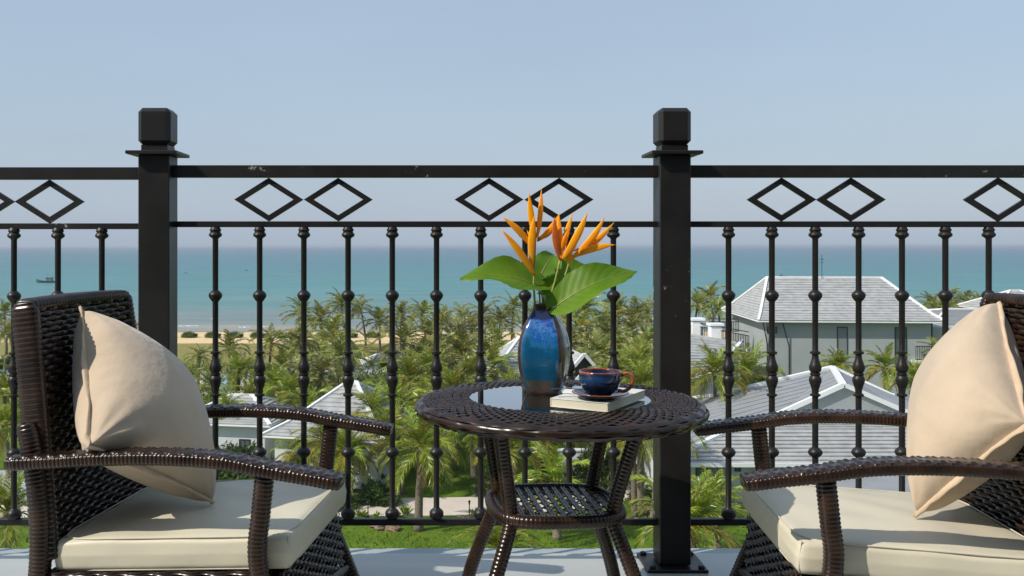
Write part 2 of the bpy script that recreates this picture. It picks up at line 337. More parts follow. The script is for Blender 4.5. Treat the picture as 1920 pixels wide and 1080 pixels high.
# the hotel wall and open balcony doorway behind the viewer
g = Geo(); g.box((-3.6, -.70, 1.5), (2.4, .25, 3.4)); g.box((4.0, -.70, 1.5), (2.4, .25, 3.4)); g.box((.2, -.70, 2.9), (5.2, .25, .6)); struct('hotel_wall', g, M['white'])
g = Geo(); g.box((.2, -3.9, -.1), (5.4, 6.3, .2)); g.box((.2, -3.9, 2.75), (5.4, 6.3, .1)); g.box((-2.55, -3.9, 1.33), (.1, 6.3, 2.7)); g.box((2.95, -3.9, 1.33), (.1, 6.3, 2.7)); g.box((.2, -7.1, 1.33), (5.4, .1, 2.7)); struct('hotel_room', g, mat('room_wall', (.25, .20, .15), rough=.9))
RD = 2.876   # distance of the railing's centre line
def rz_(py): return zy(py, RD)
def rx_(px): return xx(px, RD)
def make_railing():
    T = thing('balcony_railing', 'black wrought iron balcony railing with diamond panels and turned balusters', 'railing', (0, RD, 0))
    PS = .092
    posts = [xx(288, 2.83) - 1.538, xx(288, 2.83), xx(1266.5, 2.83), xx(1266.5, 2.83) + 1.538]
    ztop = zy(290, 2.83)
    for k, x in enumerate(posts):
        g = Geo(); g.box((x, 0, ztop / 2 + .006), (PS, PS, ztop - .012))
        p = obj('post', g, M['iron'], T, bevel=.003)
        g = Geo(); g.box((x, 0, ztop + .0055), (.150, .150, .010)); obj('collar_plate', g, M['iron'], p, bevel=.0015)
        g = Geo(); g.box((x, 0, ztop + .020), (.078, .078, .020)); obj('neck', g, M['iron'], p)
        g = Geo(); g.box((x, 0, ztop + .030 + .055), (PS + .004, PS + .004, .109)); obj('cap', g, M['iron'], p, bevel=.012)
        g = Geo(); g.box((x, 0, .0045), (.178, .160, .010)); obj('base_plate', g, M['iron'], p, bevel=.002)
        for sx in (-1, 1):
            for sy in (-1, 1):
                g = Geo(); g.lathe([(.010, .0095), (.010, .016), (.006, .019)], 6, (x + sx * .072, sy * .064, 0)); obj('bolt', g, M['iron'], p)
    # baluster profile, read off the photograph (pixel half widths at the railing)
    prof = [(972, 6), (970, 11), (966, 13.5), (960, 13.5), (956, 11), (953, 7), (951, 5.6), (858, 5.6), (856, 8), (852, 12), (848, 13.5), (844, 12), (840, 8), (838, 5.6),
            (744, 5.6), (742, 9.5), (739, 9.5), (737, 6), (730, 6.5), (722, 9), (714, 11.5), (708, 11), (704, 8), (702.5, 9.5), (700, 9.5), (698.5, 7.5), (695, 10.5), (688, 11.5), (682, 9.5), (674, 6.8), (668, 5.8),
            (664, 6), (663, 9.5), (659.5, 9.5), (658, 6), (656, 5.4), (566, 5.4), (563, 8), (559, 11), (554.5, 13), (550, 12), (546, 8), (544, 5.4), (448, 5.4), (446, 7), (443, 11.5), (440, 12.5), (437, 11), (435, 9), (431, 11), (428, 9), (426, 8)]
    bal = Geo(); bal.lathe([(r / F * RD, rz_(y)) for y, r in prof], 12)
    bm_ = mk(bal, 'baluster'); bm_.materials.append(M['iron']); bm_.polygons.foreach_set('use_smooth', [True] * len(bm_.polygons))
    try: bm_.set_sharp_from_angle(angle=R(40))
    except Exception: pass
    secs = [([191 - 82.3 * i for i in range(11)], -.006), ([404 + 82.9 * i for i in range(10)], 0), ([1366 + 81.3 * i for i in range(11)], 0)]
    for i, (bx, dz) in enumerate(secs):
        x0 = posts[i] + PS / 2 + .0005; x1 = posts[i+1] - PS / 2 - .0005; xm = (x0 + x1) / 2; w = x1 - x0
        for y0, y1, dp in ((310.5, 333, .034), (415, 426, .018), (972, 984, .020)):
            za, zb = rz_(y1), rz_(y0); g = Geo(); g.box((xm, 0, (za + zb) / 2 + (dz if y0 < 900 else 0)), (w, dp, zb - za)); obj('rail', g, M['iron'], T, bevel=.0015)
        for px in bx:
            x = rx_(px)
            if x < x0 + .02 or x > x1 - .02: continue
            o = obj('baluster', bm_, None, T, loc=(x, 0, dz * .4)); o.rotation_euler = (0, 0, rnd.uniform(0, 1))
    def diamond(pxc, hw=64.5, dz=0):
        cx = rx_(pxc); zc = rz_(374.3) + dz; hx = hw / F * RD; hz = (rz_(333.5) - rz_(415)) / 2; t = .0155
        nx = hx - t * math.hypot(hx, hz) / hz; nz = hz - t * math.hypot(hx, hz) / hx
        g = Geo(); vs = []
        for y in (-.006, .006):
            for (a, b) in ((hx, hz), (nx, nz)):
                vs += [(cx + a, y, zc), (cx, y, zc + b), (cx - a, y, zc), (cx, y, zc - b)]
        fs = []
        for k in range(4):
            j = (k + 1) % 4
            fs += [(k, j, 4+j, 4+k), (8+k, 12+k, 12+j, 8+j), (k, 8+k, 8+j, j), (4+k, 4+j, 12+j, 12+k)]
        g.add(vs, fs); obj('diamond', g, M['iron'], T)
    for c in (504.3, 634.5, 917, 1048, 1465, 1595, 1871, 2001): diamond(c)
    for c in (93.5, -37, -260, -390): diamond(c, dz=-.006)
    return T
make_railing()

# ============================================================ WICKER
def weave(fn, nu, nv, amp, per=4, fill=.47, closed=False):
    """ribbons running along u over and under the stakes; fn(U,V) -> points, normals"""
    ns = nu * per + 1
    u = np.linspace(0, 1, ns); cr = np.array([-1, -.55, .55, 1.]); lift = np.array([-.35, .25, .25, -.35])
    j = np.arange(nv)
    U = np.broadcast_to(u[None, :, None], (nv, ns, 4)); V = (j[:, None, None] + .5 + cr[None, None, :] * fill * (1 - .10 * np.abs(np.sin(j * 5.3))[:, None, None]) + .07 * np.sin(U * 2 * PI * 3 + (j * 2.7)[:, None, None]) + .05 * np.sin(U * 2 * PI * 8 + (j * 4.1)[:, None, None])) / nv
    P, N = fn(U, V)
    wv = np.cos(PI * (U * nu)) * np.where(j % 2 == 0, 1, -1)[:, None, None]
    wv = np.sign(wv) * np.abs(wv) ** .7 * (1 + .22 * np.sin(U * nu * 1.7 + (j * 3.3)[:, None, None]))
    P = P + N * (amp * (wv + lift[None, None, :]))[..., None]
    idx = np.arange(nv * ns * 4).reshape(nv, ns, 4)
    q = np.stack([idx[:, :-1, :-1], idx[:, 1:, :-1], idx[:, 1:, 1:], idx[:, :-1, 1:]], -1).reshape(-1, 4)
    g = Geo(); g.v = [tuple(p) for p in P.reshape(-1, 3).tolist()]; g.f = [tuple(f) for f in q.tolist()]
    return g
def plane_fn(A, B, C, D, curve=0.0):
    """A-B along u at v=0, D-C at v=1"""
    A, B, C, D = [np.array(p, float) for p in (A, B, C, D)]
    n = np.cross(B - A, D - A); n /= np.linalg.norm(n)
    def fn(U, V):
        U = U[..., None]; V = V[..., None]
        P = A * (1-U) * (1-V) + B * U * (1-V) + C * U * V + D * (1-U) * V
        P = P - n * curve * (4 * U * (1-U))
        return P, np.broadcast_to(n, P.shape)
    return fn
def smooth_path(pts, step):
    P = [np.array(p, float) for p in pts]; n = len(P); out = []
    for i in range(n - 1):
        a = P[max(i-1, 0)]; b = P[i]; c = P[i+1]; e = P[min(i+2, n-1)]
        for k in range(24):
            u = k / 24; out.append(.5 * ((2*b) + (-a+c)*u + (2*a-5*b+4*c-e)*u*u + (-a+3*b-3*c+e)*u**3))
    out.append(P[-1]); out = np.array(out)
    L = np.concatenate([[0], np.cumsum(np.linalg.norm(np.diff(out, axis=0), axis=1))])
    m = max(2, int(L[-1] / step)); s = np.linspace(0, L[-1], m + 1)
    return np.stack([np.interp(s, L, out[:, k]) for k in range(3)], 1), s
def cane(pts, hw, hh, pitch=.009, amp=.0020, up=(0,0,1), n=20, top=False, power=2.6, closed=False, taper=None):
    """a bar wrapped in flat cane: every turn is a rib, the top face can be woven"""
    P, s = smooth_path(pts, pitch / 4)
    T = np.gradient(P, axis=0); T /= np.linalg.norm(T, axis=1)[:, None]
    up = np.array(up, float); B = np.cross(T, up); B /= np.linalg.norm(B, axis=1)[:, None]; N = np.cross(B, T)
    th = np.linspace(0, 2 * PI, n, endpoint=False)
    c = np.sign(np.cos(th)) * np.abs(np.cos(th)) ** (2/power); d = np.sign(np.sin(th)) * np.abs(np.sin(th)) ** (2/power)
    rib = np.abs(np.sin(PI * s / pitch)) ** .6
    kh = np.interp(s / s[-1], [0, .03, .97, 1], [.86, 1, 1, .86]) if taper is None else np.interp(s / s[-1], *taper)
    disp = amp * (rib[:, None] - .5) * np.ones((1, n))
    if top:
        topm = (d > .8)[None, :]
        q = c * hw / (pitch * 1.25)
        row = np.floor(q + 100); w2 = np.cos(PI * s[:, None] / (pitch * 1.6) + PI * row[None, :])
        edge = np.abs(np.sin(PI * (q + 100)))[None, :]
        disp = np.where(topm, amp * 1.6 * w2 * edge, disp)
    W_ = hw * kh[:, None] + disp; H_ = hh * kh[:, None] + disp
    X = P[:, None, :] + B[:, None, :] * (c[None, :] * W_)[..., None] + N[:, None, :] * (d[None, :] * H_)[..., None]
    m = len(P); idx = np.arange(m * n).reshape(m, n); nx = np.roll(idx, -1, 1)
    q_ = np.stack([idx[:-1], nx[:-1], nx[1:], idx[1:]], -1).reshape(-1, 4)
    g = Geo(); g.v = [tuple(p) for p in X.reshape(-1, 3).tolist()]; g.f = [tuple(f) for f in q_.tolist()]
    g.f += [tuple(range(n-1, -1, -1)), tuple((m-1)*n + k for k in range(n))]
    return g

def rounded_box(size, r, n=24, fn=None):
    hx, hy, hz = [a / 2 for a in size]; g = Geo()
    axes = [((1,0,0),(0,1,0),(0,0,1)), ((-1,0,0),(0,0,1),(0,1,0)), ((0,1,0),(0,0,1),(1,0,0)), ((0,-1,0),(1,0,0),(0,0,1)), ((0,0,1),(1,0,0),(0,1,0)), ((0,0,-1),(0,1,0),(1,0,0))]
    t = np.linspace(-1, 1, n + 1)
    # denser near the edges
    t = np.sign(t) * (1 - (1 - np.abs(t)) ** 1.5)
    h = np.array([hx, hy, hz])
    for a in axes:
        N_, U_, V_ = [np.array(q, float) for q in a]
        U, V = np.meshgrid(t, t, indexing='ij')
        P = N_ + U_ * U[..., None] + V_ * V[..., None]
        P = P * h
        inner = np.clip(P, -(h - r), h - r); dlt = P - inner; ln = np.linalg.norm(dlt, axis=-1, keepdims=True)
        P = inner + dlt / np.maximum(ln, 1e-9) * r
        if fn is not None: P = fn(P)
        idx = np.arange((n+1)**2).reshape(n+1, n+1)
        q = np.stack([idx[:-1,:-1], idx[1:,:-1], idx[1:,1:], idx[:-1,1:]], -1).reshape(-1, 4)
        g.add(P.reshape(-1, 3).tolist(), q.tolist())
    return g
def weld(me, d=1e-5):
    bm = bmesh.new(); bm.from_mesh(me); bmesh.ops.remove_doubles(bm, verts=bm.verts[:], dist=d); bmesh.ops.recalc_face_normals(bm, faces=bm.faces[:]); bm.to_mesh(me); bm.free()

def make_chair(label, loc, rz):
    T = thing('wicker_armchair', label, 'armchair', loc, rz, 'wicker armchairs either side of the table')
    mw = M['wicker']
    for s in (-1, 1):
        y = s * .288
        obj('armrest', cane([(.122, y, .458), (.06, y, .468), (-.03, y, .480), (-.13, y, .496), (-.26, y, .501), (-.40, y, .496), (-.52, y, .486), (-.622, y, .479)], .034, .0145, .0092, .0020, n=44, top=True, power=4), mw, T, smooth='full')
        obj('front_leg', cane([(-.045, y, .476), (-.055, y, .38), (-.062, y, .30), (-.045, y, .20), (-.005, y, .10), (.035, y, .004)], .0195, .019, .0092, .0023, up=(0,1,0), n=18), mw, T, smooth='full')
        obj('rear_leg', cane([(-.600, s * .266, .56), (-.582, s * .268, .48), (-.565, s * .268, .34), (-.575, s * .268, .18), (-.63, s * .268, .004)], .022, .021, .0092, .0023, up=(0,1,0), n=18), mw, T, smooth='full')
        A = (-.56, s * .272, .235); B = (-.035, s * .272, .262); C = (-.035, s * .272, .15); D = (-.56, s * .272, .13)
        obj('side_apron', weave(plane_fn(A, B, C, D) if s < 0 else plane_fn(B, A, D, C), 17, 11, .0030, per=6), mw, T, smooth='full')
    # back rest: woven front and back over a solid core, wrapped edges
    bf = lambda x, z, y: (x, y, z)
    A = (-.535, .252, .245); B = (-.535, -.252, .245); C = (-.600, -.222, .818); D = (-.600, .222, .818)
    obj('backrest', weave(plane_fn(B, A, D, C, curve=.012), 16, 46, .0042, per=6), mw, T, smooth='full')
    A2, B2, C2, D2 = [(p[0] - .040, p[1], p[2]) for p in (A, B, C, D)]
    obj('backrest_rear', weave(plane_fn(A2, B2, C2, D2, curve=-.01), 16, 46, .0042, per=6), mw, T, smooth='full')
    g = Geo(); g.add([(A[0]-.026, A[1], A[2]), (B[0]-.026, B[1], B[2]), (C[0]-.026, C[1], C[2]-.005), (D[0]-.026, D[1], D[2]-.005)] + [(p[0]+.006, p[1], p[2]) for p in (A2, B2, C2, D2)],
                      [(0,1,2,3), (7,6,5,4), (0,4,5,1), (1,5,6,2), (2,6,7,3), (3,7,4,0)])
    obj('backrest_core', g, M['wicker_in'], T)
    for s in (-1, 1):
        obj('side_edge', cane([(-.556, s * .262, .26), (-.590, s * .248, .56), (-.624, s * .233, .826)], .0300, .0140, .0115, .0034, up=(0,1,0), n=24, power=3.4, taper=([0, .97, 1], [1, 1, .7])), mw, T, smooth='full')
    obj('top_edge', cane([(-.622, -.233, .820), (-.630, 0, .823), (-.622, .233, .820)], .0255, .013, .0150, .0042, n=24, power=3.4), mw, T, smooth='full')
    A = (-.012, -.255, .255); B = (-.012, .255, .255); C = (.0, .255, .085); D = (.0, -.255, .085)
    obj('front_apron', weave(plane_fn(A, B, C, D), 17, 15, .0036, per=6), mw, T, smooth='full')
    g = Geo(); g.box((-.29, 0, .215), (.53, .525, .03)); obj('seat_deck', g, M['wicker_in'], T)
    g = Geo(); g.box((-.022, 0, .17), (.008, .50, .16)); g.box((-.28, .262, .185), (.50, .008, .10)); g.box((-.28, -.262, .185), (.50, .008, .10)); obj('apron_core', g, M['wicker_in'], T)
    obj('front_stretcher', cane([(.0, -.285, .085), (-.002, 0, .12), (.0, .285, .085)], .011, .011, .0085, .0014, n=14), mw, T, smooth='full')
    # seat cushion: tilted back, soft top, with a welt and corner seams
    rr = random.Random(3)
    ph = [(rr.uniform(0, 6), rr.uniform(0, 6)) for _ in range(4)]
    def puff(P):
        x, y, z = P[..., 0] / .27, P[..., 1] / .26, P[..., 2]
        b = (1 - np.clip(x, -1, 1) ** 2) * (1 - np.clip(y, -1, 1) ** 2)
        top = np.clip(z / .035, 0, 1)
        wr = .0022 * np.sin(9 * x + ph[0][0] + 2.5 * np.sin(3 * y)) + .002 * np.sin(11 * y + ph[1][0] + 2 * np.sin(4 * x))
        Q = P.copy(); Q[..., 2] += top * (.013 * b - .004 + wr * .6)
        side = np.clip(1 - np.abs(z) / .035, 0, 1)
        Q[..., 1] += np.sign(y) * (np.abs(y) > .9) * side * (.0035 + .0015 * np.sin(8 * x + 1))
        Q[..., 0] += np.sign(x) * (np.abs(x) > .9) * side * (.0035 + .0015 * np.sin(7 * y + 2))
        return Q
    me = mk(rounded_box((.54, .525, .078), .015, 30, puff), 'seat_cushion'); weld(me); me.polygons.foreach_set('use_smooth', [True] * len(me.polygons))
    c = obj('seat_cushion', me, M['cush'], T, loc=(-.268, 0, .283)); c.rotation_euler = (0, R(-3.2), 0)
    welt = Geo()
    for zz in (.0345, -.0345):
        pts = []
        for a in range(0, 41):
            an = 2 * PI * a / 40; ca, sa = math.cos(an), math.sin(an)
            k = 1 / max(abs(ca) ** 9 + abs(sa) ** 9, 1e-9) ** (1/9)
            pts.append((.2665 * ca * k, .259 * sa * k, zz))
        P, _ = smooth_path(pts, .012); welt.tube([tuple(p) for p in P], .0019, 6)
    for sx in (-1, 1):
        for sy in (-1, 1):
            welt.tube([(sx * .2655, sy * .2585, -.034), (sx * .2685, sy * .2615, 0), (sx * .2655, sy * .2585, .034)], .0018, 6)
    obj('welt', welt, M['cush'], c, smooth='full')
    return T
make_chair('dark brown wicker armchair with cream seat cushion, left of the table', (-.289, 2.318, 0), R(-7.5))
make_chair('dark brown wicker armchair with cream seat cushion, right of the table', (.782, 2.288, 0), R(174.9))

# ---- side table
TX, TY, TZ = .290, 2.335, .584
def make_table():
    T = thing('wicker_side_table', 'round dark brown wicker side table with inset glass and lattice shelf', 'table', (TX, TY, 0), R(4))
    mw = M['wicker']; Ro, Ri = .352, .218
    # profile of the ring from the glass outwards, over the rim, back under
    prof = [(Ri, TZ + .002), (Ri + .02, TZ + .005), (.27, TZ + .004), (.315, TZ + .001), (.338, TZ - .005), (.350, TZ - .016), (.3505, TZ - .027), (.340, TZ - .037), (.322, TZ - .041)]
    pr = np.array(prof); L = np.concatenate([[0], np.cumsum(np.linalg.norm(np.diff(pr, axis=0), axis=1))]); L /= L[-1]
    def fn(U, V):
        V = np.clip(V, 0, 1)
        r = np.interp(V, L, pr[:, 0]); z = np.interp(V, L, pr[:, 1])
        r2 = np.interp(np.clip(V + .03, 0, 1), L, pr[:, 0]) - np.interp(np.clip(V - .03, 0, 1), L, pr[:, 0]); z2 = np.interp(np.clip(V + .03, 0, 1), L, pr[:, 1]) - np.interp(np.clip(V - .03, 0, 1), L, pr[:, 1])
        ln = np.hypot(r2, z2); nr = -z2 / ln; nz = r2 / ln
        a = U * 2 * PI
        P = np.stack([r * np.cos(a), r * np.sin(a), z], -1); N = np.stack([nr * np.cos(a), nr * np.sin(a), nz], -1)
        return P, N
    def sub_fn(v0, v1):
        return lambda U, V: fn(U, v0 + (v1 - v0) * V)
    vr = float(np.interp(.333, pr[:5, 0], L[:5]))
    obj('woven_ring', weave(sub_fn(0, vr), 132, 11, .0019, per=4, fill=.50), mw, T, smooth='full')
    obj('woven_rim', weave(sub_fn(vr, 1), 58, 4, .0015, per=8, fill=.52), mw, T, smooth='full')
    g = Geo(); n = 72
    rings = [(Ri - .004, TZ - .018), (Ri - .004, TZ - .001), (.335, TZ - .0075), (.345, TZ - .020), (.342, TZ - .030), (.325, TZ - .038), (Ri - .004, TZ - .030)]
    for r, z in rings: g.v += [(r * math.cos(2*PI*k/n), r * math.sin(2*PI*k/n), z) for k in range(n)]
    for i in range(len(rings) - 1): g.f += [(i*n+k, i*n+(k+1) % n, (i+1)*n+(k+1) % n, (i+1)*n+k) for k in range(n)]
    obj('ring_core', g, M['wicker_in'], T)
    # glass: a real 5 mm disc
    gm = bpy.data.materials.new('table_glass'); gm.use_nodes = True; t = gm.node_tree; t.nodes.remove(t.nodes['Principled BSDF'])
    fr = t.nodes.new('ShaderNodeFresnel'); fr.inputs[0].default_value = 1.62; gl = t.nodes.new('ShaderNodeBsdfGlossy'); gl.inputs['Roughness'].default_value = .012
    tr = t.nodes.new('ShaderNodeBsdfTransparent'); tr.inputs[0].default_value = (.62, .70, .70, 1); mx = t.nodes.new('ShaderNodeMixShader')
    mr = t.nodes.new('ShaderNodeMapRange'); mr.inputs['From Min'].default_value = 0; mr.inputs['From Max'].default_value = 1; mr.inputs['To Min'].default_value = .10; mr.inputs['To Max'].default_value = 1.9; mr.clamp = True
    t.links.new(fr.outputs[0], mr.inputs['Value']); t.links.new(mr.outputs[0], mx.inputs[0]); t.links.new(tr.outputs[0], mx.inputs[1]); t.links.new(gl.outputs[0], mx.inputs[2]); t.links.new(mx.outputs[0], t.nodes['Material Output'].inputs[0])
    g = Geo(); g.lathe([(Ri + .002, TZ - .003), (Ri + .002, TZ + .002)], 72); obj('glass_top', g, gm, T)
    # legs
    for sx in (-1, 1):
        for sy in (-1, 1):
            obj('leg', cane([(sx * .166, sy * .140, TZ - .03), (sx * .146 - .008, sy * .128, .47), (sx * .124 - .014, sy * .112, .36), (sx * .121 - .015, sy * .112, .315), (sx * .138 - .015, sy * .130, .26), (sx * .182 - .015, sy * .160, .13), (sx * .212 - .015, sy * .180, .003)], .0165, .0165, .0095, .0024, up=(0,1,0), n=16, power=2), mw, T, smooth='full')
    # shelf: rounded square rim with an open lattice
    SR = .150; SZ = .325; SO = -.013
    def sq(a, r=SR, p=3.2):
        c, s = math.cos(a), math.sin(a); k = 1 / (abs(c)**p + abs(s)**p) ** (1/p); return (r * c * k, r * s * k)
    rim = [(sq(2*PI*k/32 + .0001)[0] + SO, sq(2*PI*k/32 + .0001)[1], SZ) for k in range(33)]
    obj('shelf_rim', cane(rim, .0135, .0150, .0095, .0017, n=16, power=2.2, taper=([0, 1], [1, 1])), mw, T, smooth='full')
    def ext(v, p=3.2): return SR * max(0, 1 - (abs(v) / SR) ** p) ** (1/p)
    for i in range(-6, 7):
        lat = Geo(); x = i * .0235; e = ext(x)
        for off in (-.0033, .0033):
            lat.tube([(x + off + SO, -e + 2*e*k/20, SZ + .007 + .0010 * math.cos(PI * k + i)) for k in range(21)], .0040, 6)
        obj('lattice_stake', lat, mw, T, smooth='full')
    for j in range(-7, 8):
        lat = Geo(); y = j * .0205; e = ext(y)
        lat.tube([(-e + 2*e*k/40 + SO, y + .0015 * math.sin(k * 1.9 + j), SZ + .007 + .0030 * math.sin(PI * k * .5 + PI * j)) for k in range(41)], .0017, 5)
        obj('lattice_strand', lat, mw, T, smooth='full')
    return T
make_table()
# ============================================================ THINGS ON THE CHAIRS AND TABLE
def make_pillow(label, N_, B_, T_, F_, H=.085, seed=1, flip=1):
    rr = random.Random(seed)
    N_, B_, T_, F_ = [np.array(p, float) for p in (N_, B_, T_, F_)]
    c0 = (N_ + B_ + T_ + F_) / 4; loc = Vector(c0)
    T = thing('pillow', label, 'pillow', loc, 0, 'beige pillows on the armchairs')
    n = np.cross(B_ - N_, T_ - N_); n /= np.linalg.norm(n)
    ph = [rr.uniform(0, 6) for _ in range(12)]
    def pos(a, b):
        pin = .045
        a2 = a * (1 - pin * (1 - b*b)); b2 = b * (1 - pin * (1 - a*a))
        # ears at the corners
        u = (a2 + 1) / 2; v = (b2 + 1) / 2
        P = N_ * ((1-u)*(1-v))[..., None] + B_ * (u*(1-v))[..., None] + T_ * ((1-u)*v)[..., None] + F_ * (u*v)[..., None]
        return P - c0
    def wr(a, b, sgn):
        e = .0
        for i, (ca, cb) in enumerate(((-1,-1),(1,-1),(-1,1),(1,1))):
            da, db = a - ca, b - cb; r = np.hypot(da, db); an = np.arctan2(db, da)
            e = e + .0034 * np.exp(-(r / .50) ** 2) * np.sin(11 * an + ph[i] * 3 + sgn + 2.5 * r) * np.clip(r * 4, 0, 1)
        e = e + .0022 * np.sin(3.1 * a + 4 * b + ph[5] + 1.5 * np.sin(3 * b + ph[6])) * (1 - a*a) * (1 - b*b)
        # gathers along the seams
        e = e + .0020 * np.exp(-((1 - np.abs(a)) / .10) ** 2) * np.sin(26 * b + ph[7] + 3 * np.sin(5 * b)) + .0020 * np.exp(-((1 - np.abs(b)) / .10) ** 2) * np.sin(26 * a + ph[8] + 3 * np.sin(4 * a))
        return e
    m = 72; t = np.sin(np.linspace(-1, 1, m + 1) * PI / 2)
    A, B = np.meshgrid(t, t, indexing='ij')
    h = H * ((1 - A*A) * (1 - B*B)) ** .36
    g = Geo(); idx = np.arange((m+1)**2).reshape(m+1, m+1)
    q = np.stack([idx[:-1,:-1], idx[1:,:-1], idx[1:,1:], idx[:-1,1:]], -1).reshape(-1, 4)
    inside = np.clip(h / .02, 0, 1)
    for sgn in (1, -1):
        P = pos(A, B) + n * (sgn * (h + .001) + inside * wr(A, B, sgn))[..., None]
        g.add(P.reshape(-1, 3).tolist(), (q if sgn > 0 else q[:, ::-1]).tolist())
    me = mk(g, 'cover'); weld(me, .0004); me.polygons.foreach_set('use_smooth', [True] * len(me.polygons))
    obj('cover', me, M['pillow'], T)
    # flat stitched edge all the way round, a little wavy
    k = 220; s = np.linspace(0, 4, k, endpoint=False); side = s.astype(int); f = (s - side) * 2 - 1; f = np.sin(f * PI / 2 * .999)
    a = np.choose(side, [f, 1 + 0*f, -f, -1 + 0*f]); b = np.choose(side, [-1 + 0*f, f, 1 + 0*f, -f])
    P = pos(a, b); O = P / np.linalg.norm(P, axis=1)[:, None]
    O = O - n * (O @ n)[:, None]
    w = .0145 + .003 * np.sin(17 * s + ph[9])
    wave = .0042 * np.sin(13 * s + ph[10] + 2 * np.sin(5 * s)) + .0015 * np.sin(47 * s)
    prof = [(-.004, .0030), (.30, .0042), (.75, .0042), (1.0, .0018), (1.0, -.0018), (.75, -.0042), (.30, -.0042), (-.004, -.0030)]
    vs = []
    for i in range(k):
        for u, z in prof:
            stitch = 1 - .35 * (abs(math.sin(i * 1.1)) if .2 < u < .5 else 0)
            vs.append((P[i] + O[i] * (w[i] * u - .002) + n * (z * stitch + wave[i] * max(u, 0))).tolist())
    p = len(prof); fs = [(i*p + j, i*p + (j+1) % p, ((i+1) % k)*p + (j+1) % p, ((i+1) % k)*p + j) for i in range(k) for j in range(p)]
    g = Geo(); g.add(vs, fs); me = mk(g, 'piped_edge'); me.polygons.foreach_set('use_smooth', [True] * len(me.polygons))
    obj('piped_edge', me, M['pipe'], T)
    return T
make_pillow('plump beige pillow leaning in the left armchair', (-.752, 2.06, .527), (-.548, 2.30, .345), (-.862, 2.31, .795), (-.690, 2.53, .600), .122, 1)
make_pillow('plump beige pillow leaning in the right armchair', (1.262, 2.065, .573), (1.095, 2.20, .345), (1.372, 2.36, .812), (1.270, 2.49, .585), .120, 5)

# ---- vase
def glaze(name, cols, rough=.12):
    m = bpy.data.materials.new(name); m.use_nodes = True; t = m.node_tree; L = t.links; p = t.nodes['Principled BSDF']
    p.inputs['Roughness'].default_value = rough; p.inputs['Coat Weight'].default_value = .6; p.inputs['Coat Roughness'].default_value = .05
    tc = t.nodes.new('ShaderNodeTexCoord'); sx = t.nodes.new('ShaderNodeSeparateXYZ'); L.new(tc.outputs['Object'], sx.inputs[0])
    n = t.nodes.new('ShaderNodeTexNoise'); n.inputs['Scale'].default_value = 26; n.inputs['Detail'].default_value = 9; n.inputs['Roughness'].default_value = .75; L.new(tc.outputs['Object'], n.inputs['Vector'])
    a = t.nodes.new('ShaderNodeMath'); a.operation = 'MULTIPLY_ADD'; a.inputs[1].default_value = .26; L.new(n.outputs['Fac'], a.inputs[0]); L.new(sx.outputs[2], a.inputs[2])
    mr = t.nodes.new('ShaderNodeMapRange'); mr.inputs['From Min'].default_value = .12; mr.inputs['From Max'].default_value = .36; L.new(a.outputs[0], mr.inputs['Value'])
    r = t.nodes.new('ShaderNodeValToRGB'); e = r.color_ramp.elements
    e[0].position = cols[0][0]; e[0].color = (*cols[0][1], 1); e[1].position = cols[-1][0]; e[1].color = (*cols[-1][1], 1)
    for pos, c in cols[1:-1]: q = e.new(pos); q.color = (*c, 1)
    L.new(mr.outputs[0], r.inputs['Fac']); L.new(r.outputs[0], p.inputs['Base Color'])
    b = t.nodes.new('ShaderNodeBump'); b.inputs['Strength'].default_value = .15; b.inputs['Distance'].default_value = .002; L.new(n.outputs['Fac'], b.inputs['Height']); L.new(b.outputs[0], p.inputs['Normal'])
    return m
M['glaze'] = glaze('blue_speckled_glaze', [(0, (.006, .050, .085)), (.30, (.005, .066, .135)), (.48, (.006, .080, .18)), (.60, (.020, .14, .31)), (.66, (.008, .07, .33)), (.73, (.05, .20, .46)), (.80, (.008, .05, .30)), (1, (.005, .022, .16))])
M['glaze_dark'] = glaze('dark_green_glaze', [(0, (.025, .035, .035)), (.5, (.05, .075, .07)), (1, (.03, .04, .045))])
M['glaze_edge'] = mat('brown_glaze_edge', (.055, .028, .014), rough=.2, var=.5, vscale=40, coat=.4)
M['clay'] = mat('dark_clay', (.045, .037, .030), rough=.35, var=.35, vscale=30, coat=.2)
